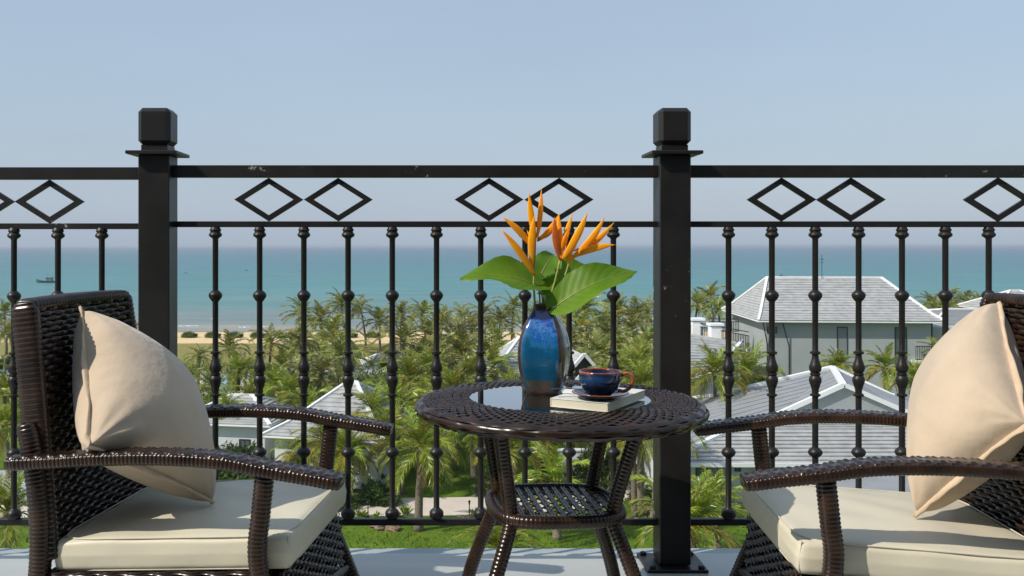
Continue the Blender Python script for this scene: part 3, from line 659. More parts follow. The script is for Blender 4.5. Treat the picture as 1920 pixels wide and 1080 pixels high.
def make_vase(x, y, z0):
    T = thing('vase', 'tall faceted ceramic vase with speckled blue glaze and brown edges on the table', 'vase', (x, y, z0), R(-17))
    prof = [(0, .040), (.006, .0435), (.03, .051), (.06, .0575), (.09, .0605), (.115, .0595), (.14, .0555), (.165, .0475), (.185, .038), (.20, .030), (.212, .0258), (.220, .0252), (.2225, .0235)]
    pz = [p[0] for p in prof]; pr = [p[1] for p in prof]
    zs = sorted(set(list(np.linspace(0, .2225, 40)) + [.034])); nu = 14; us = np.linspace(-1, 1, nu + 1)
    us = np.sign(us) * np.abs(us) ** .8
    vs, fs, mi = [], [], []
    for s in range(4):
        a0 = s * PI / 2 - PI / 2; base = len(vs)
        for z in zs:
            h = float(np.interp(z, pz, pr))
            for u in us:
                an = u * PI / 4; sq = h / max(abs(math.cos(an)), .01); rd = h * 1.13
                p_ = 5.5; k = h / ((abs(math.cos(an)) ** p_ + abs(math.sin(an)) ** p_) ** (1 / p_))
                k *= 1 - .022 * math.cos(an * 3.4) * (1 if .02 < z < .2 else 0)
                vs.append((k * math.cos(a0 + an), k * math.sin(a0 + an), z))
        for i in range(len(zs) - 1):
            for j in range(nu):
                um = (us[j] + us[j+1]) / 2; zm = (zs[i] + zs[i+1]) / 2
                fs.append((base + i*(nu+1) + j, base + i*(nu+1) + j+1, base + (i+1)*(nu+1) + j+1, base + (i+1)*(nu+1) + j))
                if abs(um) > .88 or zm > .208 or zm < .004: mi.append(2)
                elif zm < .036 and abs(um) < .74: mi.append(3)
                else: mi.append(0 if s in (0, 2) else 1)
    me = bpy.data.meshes.new('body'); me.from_pydata(vs, [], fs)
    for k in ('glaze', 'glaze_dark', 'glaze_edge', 'clay'): me.materials.append(M[k])
    me.polygons.foreach_set('material_index', mi); me.polygons.foreach_set('use_smooth', [True] * len(fs)); weld(me, 1e-5)
    obj('body', me, None, T)
    g = Geo(); g.lathe([(.0238, .2222), (.019, .224), (.0165, .2205), (.017, .17), (.030, .12)], 24, cap=False); obj('rim', g, M['glaze_edge'], T, smooth='full')
    g = Geo(); g.lathe([(.001, .001), (.038, .001)], 24, cap=False); obj('base', g, M['clay'], T)
VX, VY = .263, 2.425
make_vase(VX, VY, TZ + .0025)

# ---- flowers and leaves in the vase
M['petal'] = mat('orange_bract', (.96, .33, .006), rough=.38, spec=.45, var=.12, vscale=18, trans=.12, col2=(.98, .52, .010))
M['petal_dk'] = mat('orange_red_bract', (.62, .14, .02), rough=.4, var=.2, vscale=20, trans=.1)
M['stem'] = mat('green_stem', (.24, .30, .05), rough=.45, var=.2, vscale=30, col2=(.38, .34, .07))
def leafmat():
    m = mat('broad_leaf', (.085, .190, .008), rough=.50, spec=.35, var=.25, vscale=9, trans=.30, col2=(.15, .27, .012))
    return m
M['leaf'] = leafmat()
def bract(base, tip, w, bend=(0, 0, 0), depth_off=0.0):
    """a boat-shaped bract: folded blade tapering to a point"""
    a = Vector(base); b = Vector(tip); mid = (a + b) / 2 + Vector(bend); n = 14; g = Geo(); vs = []
    for i in range(n + 1):
        t = i / n; p = a * (1-t)**2 + mid * 2 * t * (1-t) + b * t*t
        tg = ((mid - a) * (1 - t) + (b - mid) * t).normalized()
        sd = tg.cross(Vector((0, -1, 0)))
        if sd.length < 1e-3: sd = Vector((1, 0, 0))
        sd.normalize(); nm = tg.cross(sd).normalized()
        ww = w * (.30 + 2.2 * t * (1 - t) ** .9) * (1 - t ** 5) * .62 + .0003
        for k in range(8):
            an = 2 * PI * k / 8; cx_, cz_ = math.cos(an), math.sin(an)
            vs.append(p + sd * (cx_ * ww) + nm * (cz_ * ww * .62 - abs(cx_) * ww * .45))
    fs = [(i*8+k, i*8+(k+1) % 8, (i+1)*8+(k+1) % 8, (i+1)*8+k) for i in range(n) for k in range(8)]
    g.add(vs, fs + [tuple(range(7, -1, -1)), tuple(n*8 + k for k in range(8))]); return g
def flower(label, dd, stem, petals):
    root = at(stem[0][0], stem[0][1], dd)
    T = thing('heliconia_flower', label, 'flower', root, 0, 'orange flowers in the vase')
    pts = [at(p[0], p[1], dd + (p[2] if len(p) > 2 else 0)) - root for p in stem]
    P, _ = smooth_path([tuple(p) for p in pts], .012)
    g = Geo(); g.tube([tuple(p) for p in P], [.0030 - .0006 * i / len(P) for i in range(len(P))], 8); obj('stem', g, M['stem'], T, smooth='full')
    for i, q in enumerate(petals):
        bx, by, tx, ty, w = q[:5]; dz = q[5] if len(q) > 5 else 0; mt = q[6] if len(q) > 6 else 'petal'
        a = at(bx, by, dd + rnd.uniform(-.004, .004)) - root; b = at(tx, ty, dd + dz) - root; dr = b - a
        bend = Vector((-dr.z, 0, dr.x)) * (q[7] if len(q) > 7 else .07)
        obj('petal', bract(a, b, w * 1.65, bend), M[mt], T, smooth='full')
flower('leftmost orange heliconia bloom, its bracts reaching highest and left', 2.412, [(1006, 640), (1003, 575), (1001, 530), (1003, 470), (1004, 436)],
       [(1004, 450, 992, 360, .0088, -.01, 'petal', .05), (1007, 446, 1015, 354, .0072, .015, 'petal', -.04), (996, 462, 942, 407, .0092, -.02, 'petal', -.10), (1003, 517, 940, 430, .0098, -.03, 'petal', -.05),
        (998, 497, 1003, 402, .0100, -.012, 'petal', .08), (1007, 452, 1049, 400, .0080, .02, 'petal', -.15), (1000, 450, 988, 432, .0035, 0, 'petal'), (1008, 448, 1040, 420, .0080, .03, 'petal_dk', -.20)])
flower('middle orange heliconia bloom, its bracts opening upwards like a fan', 2.398, [(1018, 640), (1027, 575), (1040, 530), (1050, 488)],
       [(1052, 489, 1040, 406, .0100, -.01, 'petal_dk', .10), (1054, 486, 1048, 399, .0092, .01, 'petal', .06), (1055, 486, 1102, 397, .0105, -.015, 'petal', -.06), (1057, 470, 1074, 401, .0072, .02, 'petal', .08),
        (1052, 470, 1066, 430, .0050, -.01, 'petal'), (1049, 470, 1064, 442, .0040, .0, 'petal')])
flower('rightmost orange heliconia bloom, its bracts leaning far to the right', 2.418, [(1022, 640), (1036, 575), (1051, 540), (1062, 510), (1068, 488)],
       [(1068, 496, 1071, 462, .0075, -.01, 'petal', .1), (1070, 486, 1134, 406, .0100, -.01, 'petal', -.12), (1072, 482, 1152, 416, .0085, .02, 'petal', -.10), (1073, 482, 1155, 459, .0098, -.02, 'petal', .12),
        (1076, 470, 1133, 443, .0035, .03, 'petal_dk', -.05), (1069, 478, 1084, 452, .0040, 0, 'petal')])
def broad_leaf(label, base, tip, w, stem, tilt, cup=.38, seed=0, wv=.008):
    a = at(*base); b = at(*tip); root = at(*stem[0])
    T = thing('vase_leaf', label, 'leaf', root, 0, 'green leaves in the vase')
    ax = (b - a); Ln = ax.length; ax.normalize(); up = Vector(tilt).normalized(); sd = ax.cross(up).normalized(); nm = sd.cross(ax).normalized()
    rr = random.Random(seed); n, m = 72, 20; vs = []; p1, p2 = rr.uniform(0, 6), rr.uniform(0, 6)
    for i in range(n + 1):
        t = i / n; ww = w * (math.sin(PI * min(1, t ** .62)) ** .75 if 0 < t < 1 else 0) * (1.0 if t > .04 else .9) + .0004
        for j in range(m + 1):
            u = j / m * 2 - 1; back = .14 * Ln * (u * u) * max(0, 1 - t * 3.2) ** 1.3
            p = a + ax * (t * Ln - back) + sd * (u * ww) + nm * (cup * ww * (abs(u) ** 1.4) * .9 - .20 * Ln * t * t + .05 * Ln * math.sin(PI * t) + wv * math.sin(9 * t * (1 if u > 0 else 1.13) + p1 + (2 if u > 0 else 0)) * abs(u) ** 2
                 + .0006 * math.sin(PI * 2 * (t * 9 - abs(u) * 2.4)) * (abs(u) > .04))
            vs.append(p - root)
    fs = [(i*(m+1)+j, (i+1)*(m+1)+j, (i+1)*(m+1)+j+1, i*(m+1)+j+1) for i in range(n) for j in range(m)]
    g = Geo(); g.add(vs, fs); obj('blade', g, M['leaf'], T, smooth='full')
    g = Geo(); g.tube([a + ax * (t * Ln) + nm * (-.20 * Ln * t * t + .05 * Ln * math.sin(PI * t) + .0006) - root for t in np.linspace(0, .93, 12)], [.0016 * (1 - t * .8) for t in np.linspace(0, 1, 12)], 6); obj('midrib', g, M['stem'], T, smooth='full')
    P, _ = smooth_path([tuple(at(*q) - root) for q in stem] + [tuple(a - root)], .012); g = Geo(); g.tube([tuple(p) for p in P], .0022, 7); obj('stem', g, M['stem'], T, smooth='full')
broad_leaf('large bright green leaf reaching left out of the blue vase', (1010, 536, 2.42), (876, 499, 2.36), .057, [(1015, 630, 2.425), (1013, 575, 2.425)], (.10, -.62, .78), seed=1)
broad_leaf('small green leaf standing behind the leftmost bloom', (1012, 520, 2.45), (1040, 466, 2.52), .042, [(1017, 630, 2.43), (1018, 575, 2.43)], (-.15, -.80, .35), seed=2)
broad_leaf('large bright green leaf reaching right and down over the vase rim', (1046, 572, 2.385), (1184, 491, 2.36), .057, [(1025, 630, 2.425), (1030, 578, 2.41)], (-.25, -.68, .62), seed=3)
broad_leaf('shaded green leaf behind the large right-hand leaf', (1020, 541, 2.45), (1118, 486, 2.50), .048, [(1019, 630, 2.43), (1020, 575, 2.43)], (-.25, -.70, .60), seed=4)

# ---- book, saucer, cup, spoon, sachet
M['paper'] = mat('book_cover_white', (.74, .73, .67), rough=.5, var=.02)
M['pages'] = mat('book_pages', (.70, .66, .52), rough=.9, var=.12, vscale=3, bump=.6, bscale=2, bdist=.001)
def make_book():
    T = thing('book', 'closed white paperback book lying under the blue cup', 'book', (.250, 2.178, TZ + .006), R(-32))
    w, h, t = .139, .236, .0195; zb = 0
    g = Geo(); g.box((w/2, h/2, .0006), (w, h, .0012)); obj('back_cover', g, M['paper'], T, bevel=.0003)
    g = Geo(); g.box((w/2, h/2, t - .0006), (w, h, .0012)); obj('front_cover', g, M['paper'], T, bevel=.0003)
    g = Geo(); g.box((.0006, h/2, t/2), (.0012, h, t - .0026)); obj('spine', g, M['paper'], T)
    for k in range(7):
        zz = .0014 + (t - .0028) * (k + .5) / 7; j = rnd.uniform(-.0006, .0004)
        g = Geo(); g.box((w/2 + .0003 + j / 2, h/2 + j * .5, zz), (w - .003 + j, h - .003 + j, (t - .0028) / 7 - .0002)); obj('page_block', g, M['pages'], T)
    return T
make_book()
CUPX, CUPY = .362, 2.170; SZ0 = TZ + .006 + .0200
def cupglaze():
    m = bpy.data.materials.new('blue_brown_cup_glaze'); m.use_nodes = True; t = m.node_tree; L = t.links; p = t.nodes['Principled BSDF']
    p.inputs['Roughness'].default_value = .10; p.inputs['Coat Weight'].default_value = .7; p.inputs['Coat Roughness'].default_value = .03
    tc = t.nodes.new('ShaderNodeTexCoord'); sx = t.nodes.new('ShaderNodeSeparateXYZ'); L.new(tc.outputs['Object'], sx.inputs[0])
    n = t.nodes.new('ShaderNodeTexNoise'); n.inputs['Scale'].default_value = 45; n.inputs['Detail'].default_value = 6; L.new(tc.outputs['Object'], n.inputs['Vector'])
    a = t.nodes.new('ShaderNodeMath'); a.operation = 'MULTIPLY_ADD'; a.inputs[1].default_value = .016; L.new(n.outputs['Fac'], a.inputs[0]); L.new(sx.outputs[2], a.inputs[2])
    mr = t.nodes.new('ShaderNodeMapRange'); mr.inputs['From Min'].default_value = .008; mr.inputs['From Max'].default_value = .068; L.new(a.outputs[0], mr.inputs['Value'])
    r = t.nodes.new('ShaderNodeValToRGB'); e = r.color_ramp.elements
    e[0].position = 0; e[0].color = (.010, .007, .010, 1); e[1].position = 1; e[1].color = (.36, .085, .018, 1)
    for pos, c in ((.38, (.006, .008, .018)), (.52, (.006, .022, .070)), (.74, (.008, .050, .15)), (.84, (.008, .022, .06)), (.90, (.06, .02, .02)), (.95, (.30, .06, .015))): q = e.new(pos); q.color = (*c, 1)
    L.new(mr.outputs[0], r.inputs['Fac']); L.new(r.outputs[0], p.inputs['Base Color']); return m
M['cup'] = cupglaze()
M['rust'] = mat('rust_glaze', (.30, .070, .016), rough=.12, var=.5, vscale=50, coat=.6)
M['navy'] = mat('navy_glaze', (.012, .028, .070), rough=.10, var=.5, vscale=30, coat=.7)
def make_saucer():
    T = thing('saucer', 'dark blue glazed saucer with rust rim on the white book', 'saucer', (CUPX, CUPY, SZ0))
    g = Geo(); g.lathe([(.020, 0), (.034, 0), (.036, .003), (.050, .0075), (.0635, .0135)], 48, cap=False)
    g.lathe([(.0615, .0150), (.048, .0095), (.034, .0055), (.001, .005)], 48, cap=False); obj('dish', g, M['navy'], T, smooth='full')
    g = Geo(); g.tube([(.0628 * math.cos(a), .0628 * math.sin(a), .0142) for a in np.linspace(0, 2*PI, 49)], .0012, 8, cap=False); obj('rim', g, M['rust'], T, smooth='full')
    g = Geo(); g.lathe([(.020, -.0001), (.001, -.0001)], 24, cap=False); obj('foot', g, M['navy'], T)
def make_cup():
    T = thing('cup', 'blue and rust glazed coffee cup on the saucer', 'cup', (CUPX, CUPY, SZ0 + .0056), R(-8))
    prof = [(.001, .001), (.024, 0), (.025, .004), (.031, .008), (.041, .020), (.0465, .036), (.048, .050), (.0478, .0565), (.0465, .0575), (.0450, .0555), (.0445, .045), (.041, .026), (.030, .012), (.001, .008)]
    g = Geo(); g.lathe(prof, 56, cap=False); obj('bowl', g, M['cup'], T, smooth='full')
    P, _ = smooth_path([(.0465, 0, .046), (.058, 0, .052), (.0705, 0, .047), (.073, 0, .034), (.066, 0, .020), (.053, 0, .012), (.040, 0, .014)], .003)
    g = Geo(); g.tube([tuple(p) for p in P], .0042, 10); obj('handle', g, M['rust'], T, smooth='full')
    g = Geo(); g.lathe([(.0438, .043), (.001, .043)], 40, cap=False); obj('coffee', g, mat('black_coffee', (.012, .006, .004), rough=.05), T)
make_saucer(); make_cup()
def make_spoon():
    T = thing('teaspoon', 'small steel teaspoon resting on the saucer, its handle pointing left', 'spoon', (CUPX - .030, CUPY + .035, SZ0 + .014), R(196))
    st = mat('steel', (.6, .6, .6), rough=.18, metal=1)
    g = Geo(); vs = []
    for i in range(15):
        t = i / 14; x = t * .085; w = .0032 + .0022 * t ** 3; z = .006 * math.sin(t * 2.2)
        vs += [(x, -w, z), (x, w, z), (x, w, z + .0012), (x, -w, z + .0012)]
    fs = [(i*4+k, i*4+(k+1) % 4, (i+1)*4+(k+1) % 4, (i+1)*4+k) for i in range(14) for k in range(4)] + [(3,2,1,0), (56,57,58,59)]
    g.add(vs, fs); obj('handle', g, st, T, smooth=True)
    g = Geo(); n = 18; vs = []
    for i in range(6):
        r = i / 5
        for k in range(n): a = 2*PI*k/n; vs.append((-.018 + .018 * r * math.cos(a), .0115 * r * math.sin(a), -.003 + .004 * r * r))
    fs = [(i*n+k, i*n+(k+1) % n, (i+1)*n+(k+1) % n, (i+1)*n+k) for i in range(5) for k in range(n)]
    g.add(vs, fs); obj('bowl', g, st, T, smooth='full')
make_spoon()
g = Geo(); g.box((0, 0, .0012), (.040, .026, .0024)); g.box((.0205, 0, .0012), (.003, .026, .0008)); g.box((-.0205, 0, .0012), (.003, .026, .0008))
o = obj('sugar_sachet', g, M['paper'], None, loc=(CUPX - .052, CUPY + .075, TZ + .0290), bevel=.0004); o.rotation_euler = (R(9), 0, R(-22)); tag(o, 'small white paper sachet beside the saucer on the book', 'sachet')
# ============================================================ BUILDINGS
def roof_rows(parent, A, B, C, D, n, lip=.07, m=None, name='tile_row'):
    A, B, C, D = map(Vector, (A, B, C, D)); nm = (B - A).cross(D - A).normalized()
    if nm.z < 0: nm = -nm
    for k in range(n):
        t0, t1 = k / n, (k + 1) / n
        a, b = A.lerp(D, t0), B.lerp(C, t0); d, c = A.lerp(D, t1), B.lerp(C, t1)
        if (b - a).length < .05: continue
        j = rnd.uniform(-.008, .008)
        g = Geo(); g.add([a + nm*(.0+j), b + nm*(.0+j), b + nm*(lip+j), a + nm*(lip+j), c + nm*.012, d + nm*.012], [(0,1,2,3), (3,2,4,5), (0,3,5), (1,4,2)])
        obj(name, g, m or M['tile'], parent)
def ridge(parent, pts, w=.22, h=.14, m=None, dz=.07):
    g = Geo()
    for a, b in zip(pts[:-1], pts[1:]): g.bar(Vector(a) + Vector((0,0,dz)), Vector(b) + Vector((0,0,dz)), w, h)
    obj('ridge_cap', g, m or M['wtrim'], parent)
def window(parent, c, w, h, nrm, fr=.06, bars=0, glass=None):
    """c: centre on the wall face; nrm: outward unit normal"""
    n = Vector(nrm); s = Vector((0,0,1)).cross(n).normalized(); c = Vector(c) + n * .012
    g = Geo(); z = Vector((0,0,1))
    for sg in (-1, 1):
        g.bar(c + s*(sg*(w/2 - fr/2)) - z*h/2, c + s*(sg*(w/2 - fr/2)) + z*h/2, fr, .06, up=s)
        g.bar(c - s*(w/2 - fr) + z*(sg*(h/2 - fr/2)), c + s*(w/2 - fr) + z*(sg*(h/2 - fr/2)), .06, fr)
    for k in range(bars):
        x = (k + 1) / (bars + 1) - .5; g.bar(c + s*(x*w) - z*(h/2 - fr), c + s*(x*w) + z*(h/2 - fr), fr * .7, .05, up=s)
    f = obj('window', g, M['dark'], parent)
    g = Geo(); cc = c - n * .004; g.add([cc - s*w/2 - z*h/2, cc + s*w/2 - z*h/2, cc + s*w/2 + z*h/2, cc - s*w/2 + z*h/2], [(0,1,2,3)])
    obj('pane', g, glass or M['glass_win'], f)
def hip_roof_parts(roof, c, hx, hy, ze, zr, rh, rz, n=14, bell=None, tm=None):
    """hip roof over a rectangle (half sizes hx, hy at eaves) with a ridge of half length rh along x"""
    Rm = Matrix.Rotation(rz, 3, 'Z'); c = Vector(c)
    def P(x, y, z): v = Rm @ Vector((x, y, 0)); return Vector((c.x + v.x, c.y + v.y, z))
    levels = [(hx, hy, ze)]
    if bell: levels.append((rh + (hx - rh) * bell[0], hy * bell[0], ze + (zr - ze) * bell[1]))
    levels.append((rh, 0.0, zr)); tot = len(levels) - 1
    for i in range(tot):
        x0, y0, z0 = levels[i]; x1, y1, z1 = levels[i+1]; nn = n if tot == 1 else (int(n * (1 - bell[0]) + .5) if i == 0 else int(n * bell[0] + .5))
        q0 = [P(-x0,-y0,z0), P(x0,-y0,z0), P(x0,y0,z0), P(-x0,y0,z0)]; q1 = [P(-x1,-y1,z1), P(x1,-y1,z1), P(x1,y1,z1), P(-x1,y1,z1)]
        for k in range(4):
            j = (k + 1) % 4; roof_rows(roof, q0[k], q0[j], q1[j], q1[k], nn, m=tm)
    for sx in (-1, 1):
        for sy in (-1, 1):
            ridge(roof, [P(sx*l[0], sy*l[1], l[2]) for l in levels])
    if rh > .1: ridge(roof, [P(-rh, 0, zr), P(rh, 0, zr)])
def box_walls(parent, c, hx, hy, z0, z1, rz, name='wall', m=None):
    g = Geo(); g.box((c[0], c[1], (z0+z1)/2), (2*hx, 2*hy, z1-z0), rz); return obj(name, g, m or M['white'], parent)
def rotp(c, x, y, z, rz):
    v = Matrix.Rotation(rz, 3, 'Z') @ Vector((x, y, 0)); return Vector((c[0]+v.x, c[1]+v.y, z))

# --- main white house behind the right chair
def main_house():
    T = thing('white_house', 'large two-storey white house with grey tiled hip roof right of the post', 'house', (0, 0, 0))
    rz = R(-4.5); c = (37.0, 92.5); ze = zy(603, 85.2); zr = zy(521, 92.5)
    hx, hy = 8.05, 7.6
    box_walls(T, c, hx - .9, hy - .9, GZ, ze - .05, rz, m=M['shaded_render'])
    g = Geo(); g.box((c[0], c[1], ze - .02), (2*hx, 2*hy, .12), rz); roof = obj('roof', g, M['wtrim'], T)
    hip_roof_parts(roof, c, hx, hy, ze + .06, zr, 5.35, rz, n=17, bell=(.80, .15 / .62 * .62), )
    n = Matrix.Rotation(rz, 3, 'Z') @ Vector((0, -1, 0))
    wy = -(hy - .9)
    for x, w, y0, y1 in ((-.5, .95, 612, 671), (4.55, 1.05, 612, 682)):
        d = 86.2; z0, z1 = zy(y1, d), zy(y0, d); window(T, rotp(c, x, wy, (z0+z1)/2, rz), w, z1 - z0, n, .09, bars=0 if x < 0 else 1, glass=mat('grey_glass', (.22, .24, .26), rough=.2) if x < 0 else None)
    for x in (-6.9, -6.35):
        window(T, rotp(c, x, wy, zy(619, 86.2), rz), .34, .62, n, .06)
    # rainwater pipes running down from the eaves
    g = Geo(); g.tube([rotp(c, -hx + .5, -hy + .4, ze - .1, rz), rotp(c, -hx + 1.0, wy - .08, ze - 2.2, rz), rotp(c, -hx + 1.0, wy - .08, GZ + .2, rz)], .05, 6); obj('rain_pipe', g, M['dark'], T)
    g = Geo(); g.tube([rotp(c, -hx + 2.2, -hy + .4, ze - .1, rz), rotp(c, -hx + 2.9, wy - .08, ze - 2.3, rz), rotp(c, -hx + 2.9, wy - .08, GZ + .2, rz)], .05, 6); obj('rain_pipe', g, M['dark'], T)
    g = Geo(); g.tube([at(1541, 528, 92.3), at(1541, 478, 92.3)], .028, 5); g.tube([at(1537, 486, 92.3), at(1545, 486, 92.3)], .02, 4); g.tube([at(1538, 492, 92.3), at(1544, 492, 92.3)], .02, 4); obj('antenna', g, M['dark'], roof)
    # wing with recessed balcony on the right
    box_walls(T, (44.9, 90.5), 1.9, 4.5, GZ, ze - .6, rz, 'wing_wall', M['shaded_render'])
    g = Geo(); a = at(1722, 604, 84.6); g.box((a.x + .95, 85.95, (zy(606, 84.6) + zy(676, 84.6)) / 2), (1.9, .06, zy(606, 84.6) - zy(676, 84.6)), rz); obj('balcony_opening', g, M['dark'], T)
    fr = Geo(); z0, z1 = zy(676, 84.6), zy(650, 84.6); x0, x1 = xx(1720, 84.6), xx(1765, 84.6)
    for zz in (z0 + .04, z1): fr.bar((x0, 84.9, zz), (x1, 84.7, zz), .06, .07)
    for k in range(15): x = x0 + (x1 - x0) * k / 14; fr.bar((x, 84.85, z0), (x, 84.85, z1), .035, .035)
    obj('balcony_rail', fr, M['iron'], T)
    g = Geo(); g.box(((x0 + x1) / 2, 85.3, z0 - .12), (x1 - x0 + .3, 1.4, .22)); obj('balcony_slab', g, M['wtrim'], T)
    return T
main_house()

# --- house further right, seen beside the right pillow
def right_house():
    T = thing('white_house', 'white house with flat-pitched grey roof and dark window band behind the right armchair', 'house', (0, 0, 0))
    rz = 0; c = (57.5, 101.5); ze = zy(612, 93.5); zr = zy(580, 101.5)
    box_walls(T, c, 8.4, 6.6, GZ, ze - .05, rz, m=M['shaded_render'])
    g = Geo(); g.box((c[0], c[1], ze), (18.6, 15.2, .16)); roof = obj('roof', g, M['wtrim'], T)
    hip_roof_parts(roof, c, 9.3, 7.6, ze + .09, zr, 4.0, rz, n=12, tm=M['tile_smooth'])
    for k in range(6):
        window(T, (c[0] - 7.0 + 2.2 * k, c[1] - 6.6, ze - 1.35), 2.0, 1.9, (0, -1, 0), .12, bars=1)
    T2 = thing('white_house', 'far house whose white gable just shows over the right armchair back', 'house', (0, 0, 0))
    a = at(1903, 545, 118); c = (a.x, 118); ze = a.z - 2.2
    box_walls(T2, c, 4.2, 4, GZ, ze, 0)
    g = Geo(); g.box((c[0], c[1], ze + .06), (9.6, 9, .12)); roof = obj('roof', g, M['wtrim'], T2)
    hip_roof_parts(roof, c, 4.8, 4.5, ze + .12, a.z, .6, 0, n=8)
right_house()

# --- villa at the left of the main house with terrace
def terrace_villa():
    T = thing('white_villa', 'white villa with balustraded roof terrace between the thick post and the large house', 'villa', (0, 0, 0))
    # roof slope facing the camera, falling to the right foreground
    A = at(1240, 730, 67); B = at(1338, 702, 71); C = at(1392, 640, 82); D = at(1238, 618, 84)
    g = Geo(); nmz = Vector((0,0,-.12)); g.add([A, B, C, D, A+nmz, B+nmz, C+nmz, D+nmz], [(0,1,2,3), (7,6,5,4), (0,4,5,1), (1,5,6,2), (2,6,7,3), (3,7,4,0)])
    roof = obj('roof', g, M['wtrim'], T); roof_rows(roof, A, B, C, D, 16, lip=.09)
    ridge(roof, [A, B], .28, .2); ridge(roof, [B, C], .28, .2)
    g = Geo(); z0 = GZ
    B2 = B + Vector((-.35, .5, -.2)); A2 = A + Vector((-.2, .5, -.2)); C2 = C + Vector((-.35, 0, -.25))
    g.add([(A2.x, A2.y, z0), (B2.x, B2.y, z0), (C2.x, C2.y, z0), B2, A2, C2], [(0,1,3,4), (1,2,5,3)]); obj('wall', g, M['white'], T)
    n = (B2 - A2).cross(Vector((0,0,1))).normalized(); n = n if n.y < 0 else -n
    for px, d in ((1304, 69.5), (1318, 70.0)):
        p = at(px, 716, d); t_ = (p.x - A2.x) / (B2.x - A2.x); q = A2.lerp(B2, t_); window(T, (q.x, q.y, p.z), .45, .8, (n.x, n.y, 0), .06)
    # terrace slab and balustrade
    e0, e1, e2 = at(1240, 622, 84.5), at(1340, 632, 84), at(1404, 652, 81)
    zt = e0.z
    for px, d in ((1240, 85), (1306, 84.5), (1341, 83), ):
        top = zy(600 if px < 1320 else 610, d); g = Geo(); x = xx(px, d); g.box((x, d, (top - 7)), (1.0, 1.0, 14.0 - .2)); g.box((x, d, top + .08), (1.25, 1.25, .22)); obj('pier', g, M['wtrim'], T, bevel=.02)
    def rail(a, b, h):
        a, b = Vector(a), Vector(b); g = Geo(); n_ = int((b - a).length / .16); z = Vector((0,0,1))
        for zz in (.06, h * .78, h): g.bar(a + z*zz, b + z*zz, .07, .07)
        for k in range(n_ + 1): p = a.lerp(b, k / n_); g.bar(p, p + z*h*.78, .05, .05)
        obj('iron_rail', g, M['iron'], T)
    rail(at(1244, 634, 84.8), at(1302, 632, 84.4), 1.35); rail(at(1308, 634, 84.2), at(1337, 640, 83.2), 1.35); rail(at(1345, 643, 82.8), at(1404, 655, 80.5), 1.45)
    g = Geo(); p0, p1 = at(1344, 646, 82.7), at(1404, 657, 80.5)
    for a_, b_ in ((at(1240, 637, 85), p0), (p0, p1)): g.bar(a_, b_, .5, .35)
    obj('terrace_edge', g, M['wtrim'], T)
    rail(at(1330, 622, 90), at(1385, 622, 90), 1.2)
    g = Geo(); g.box((xx(1316, 89), 89, zy(634, 89) - .3), (5.6, 8, .3)); obj('terrace_floor', g, M['path'], T)
terrace_villa()

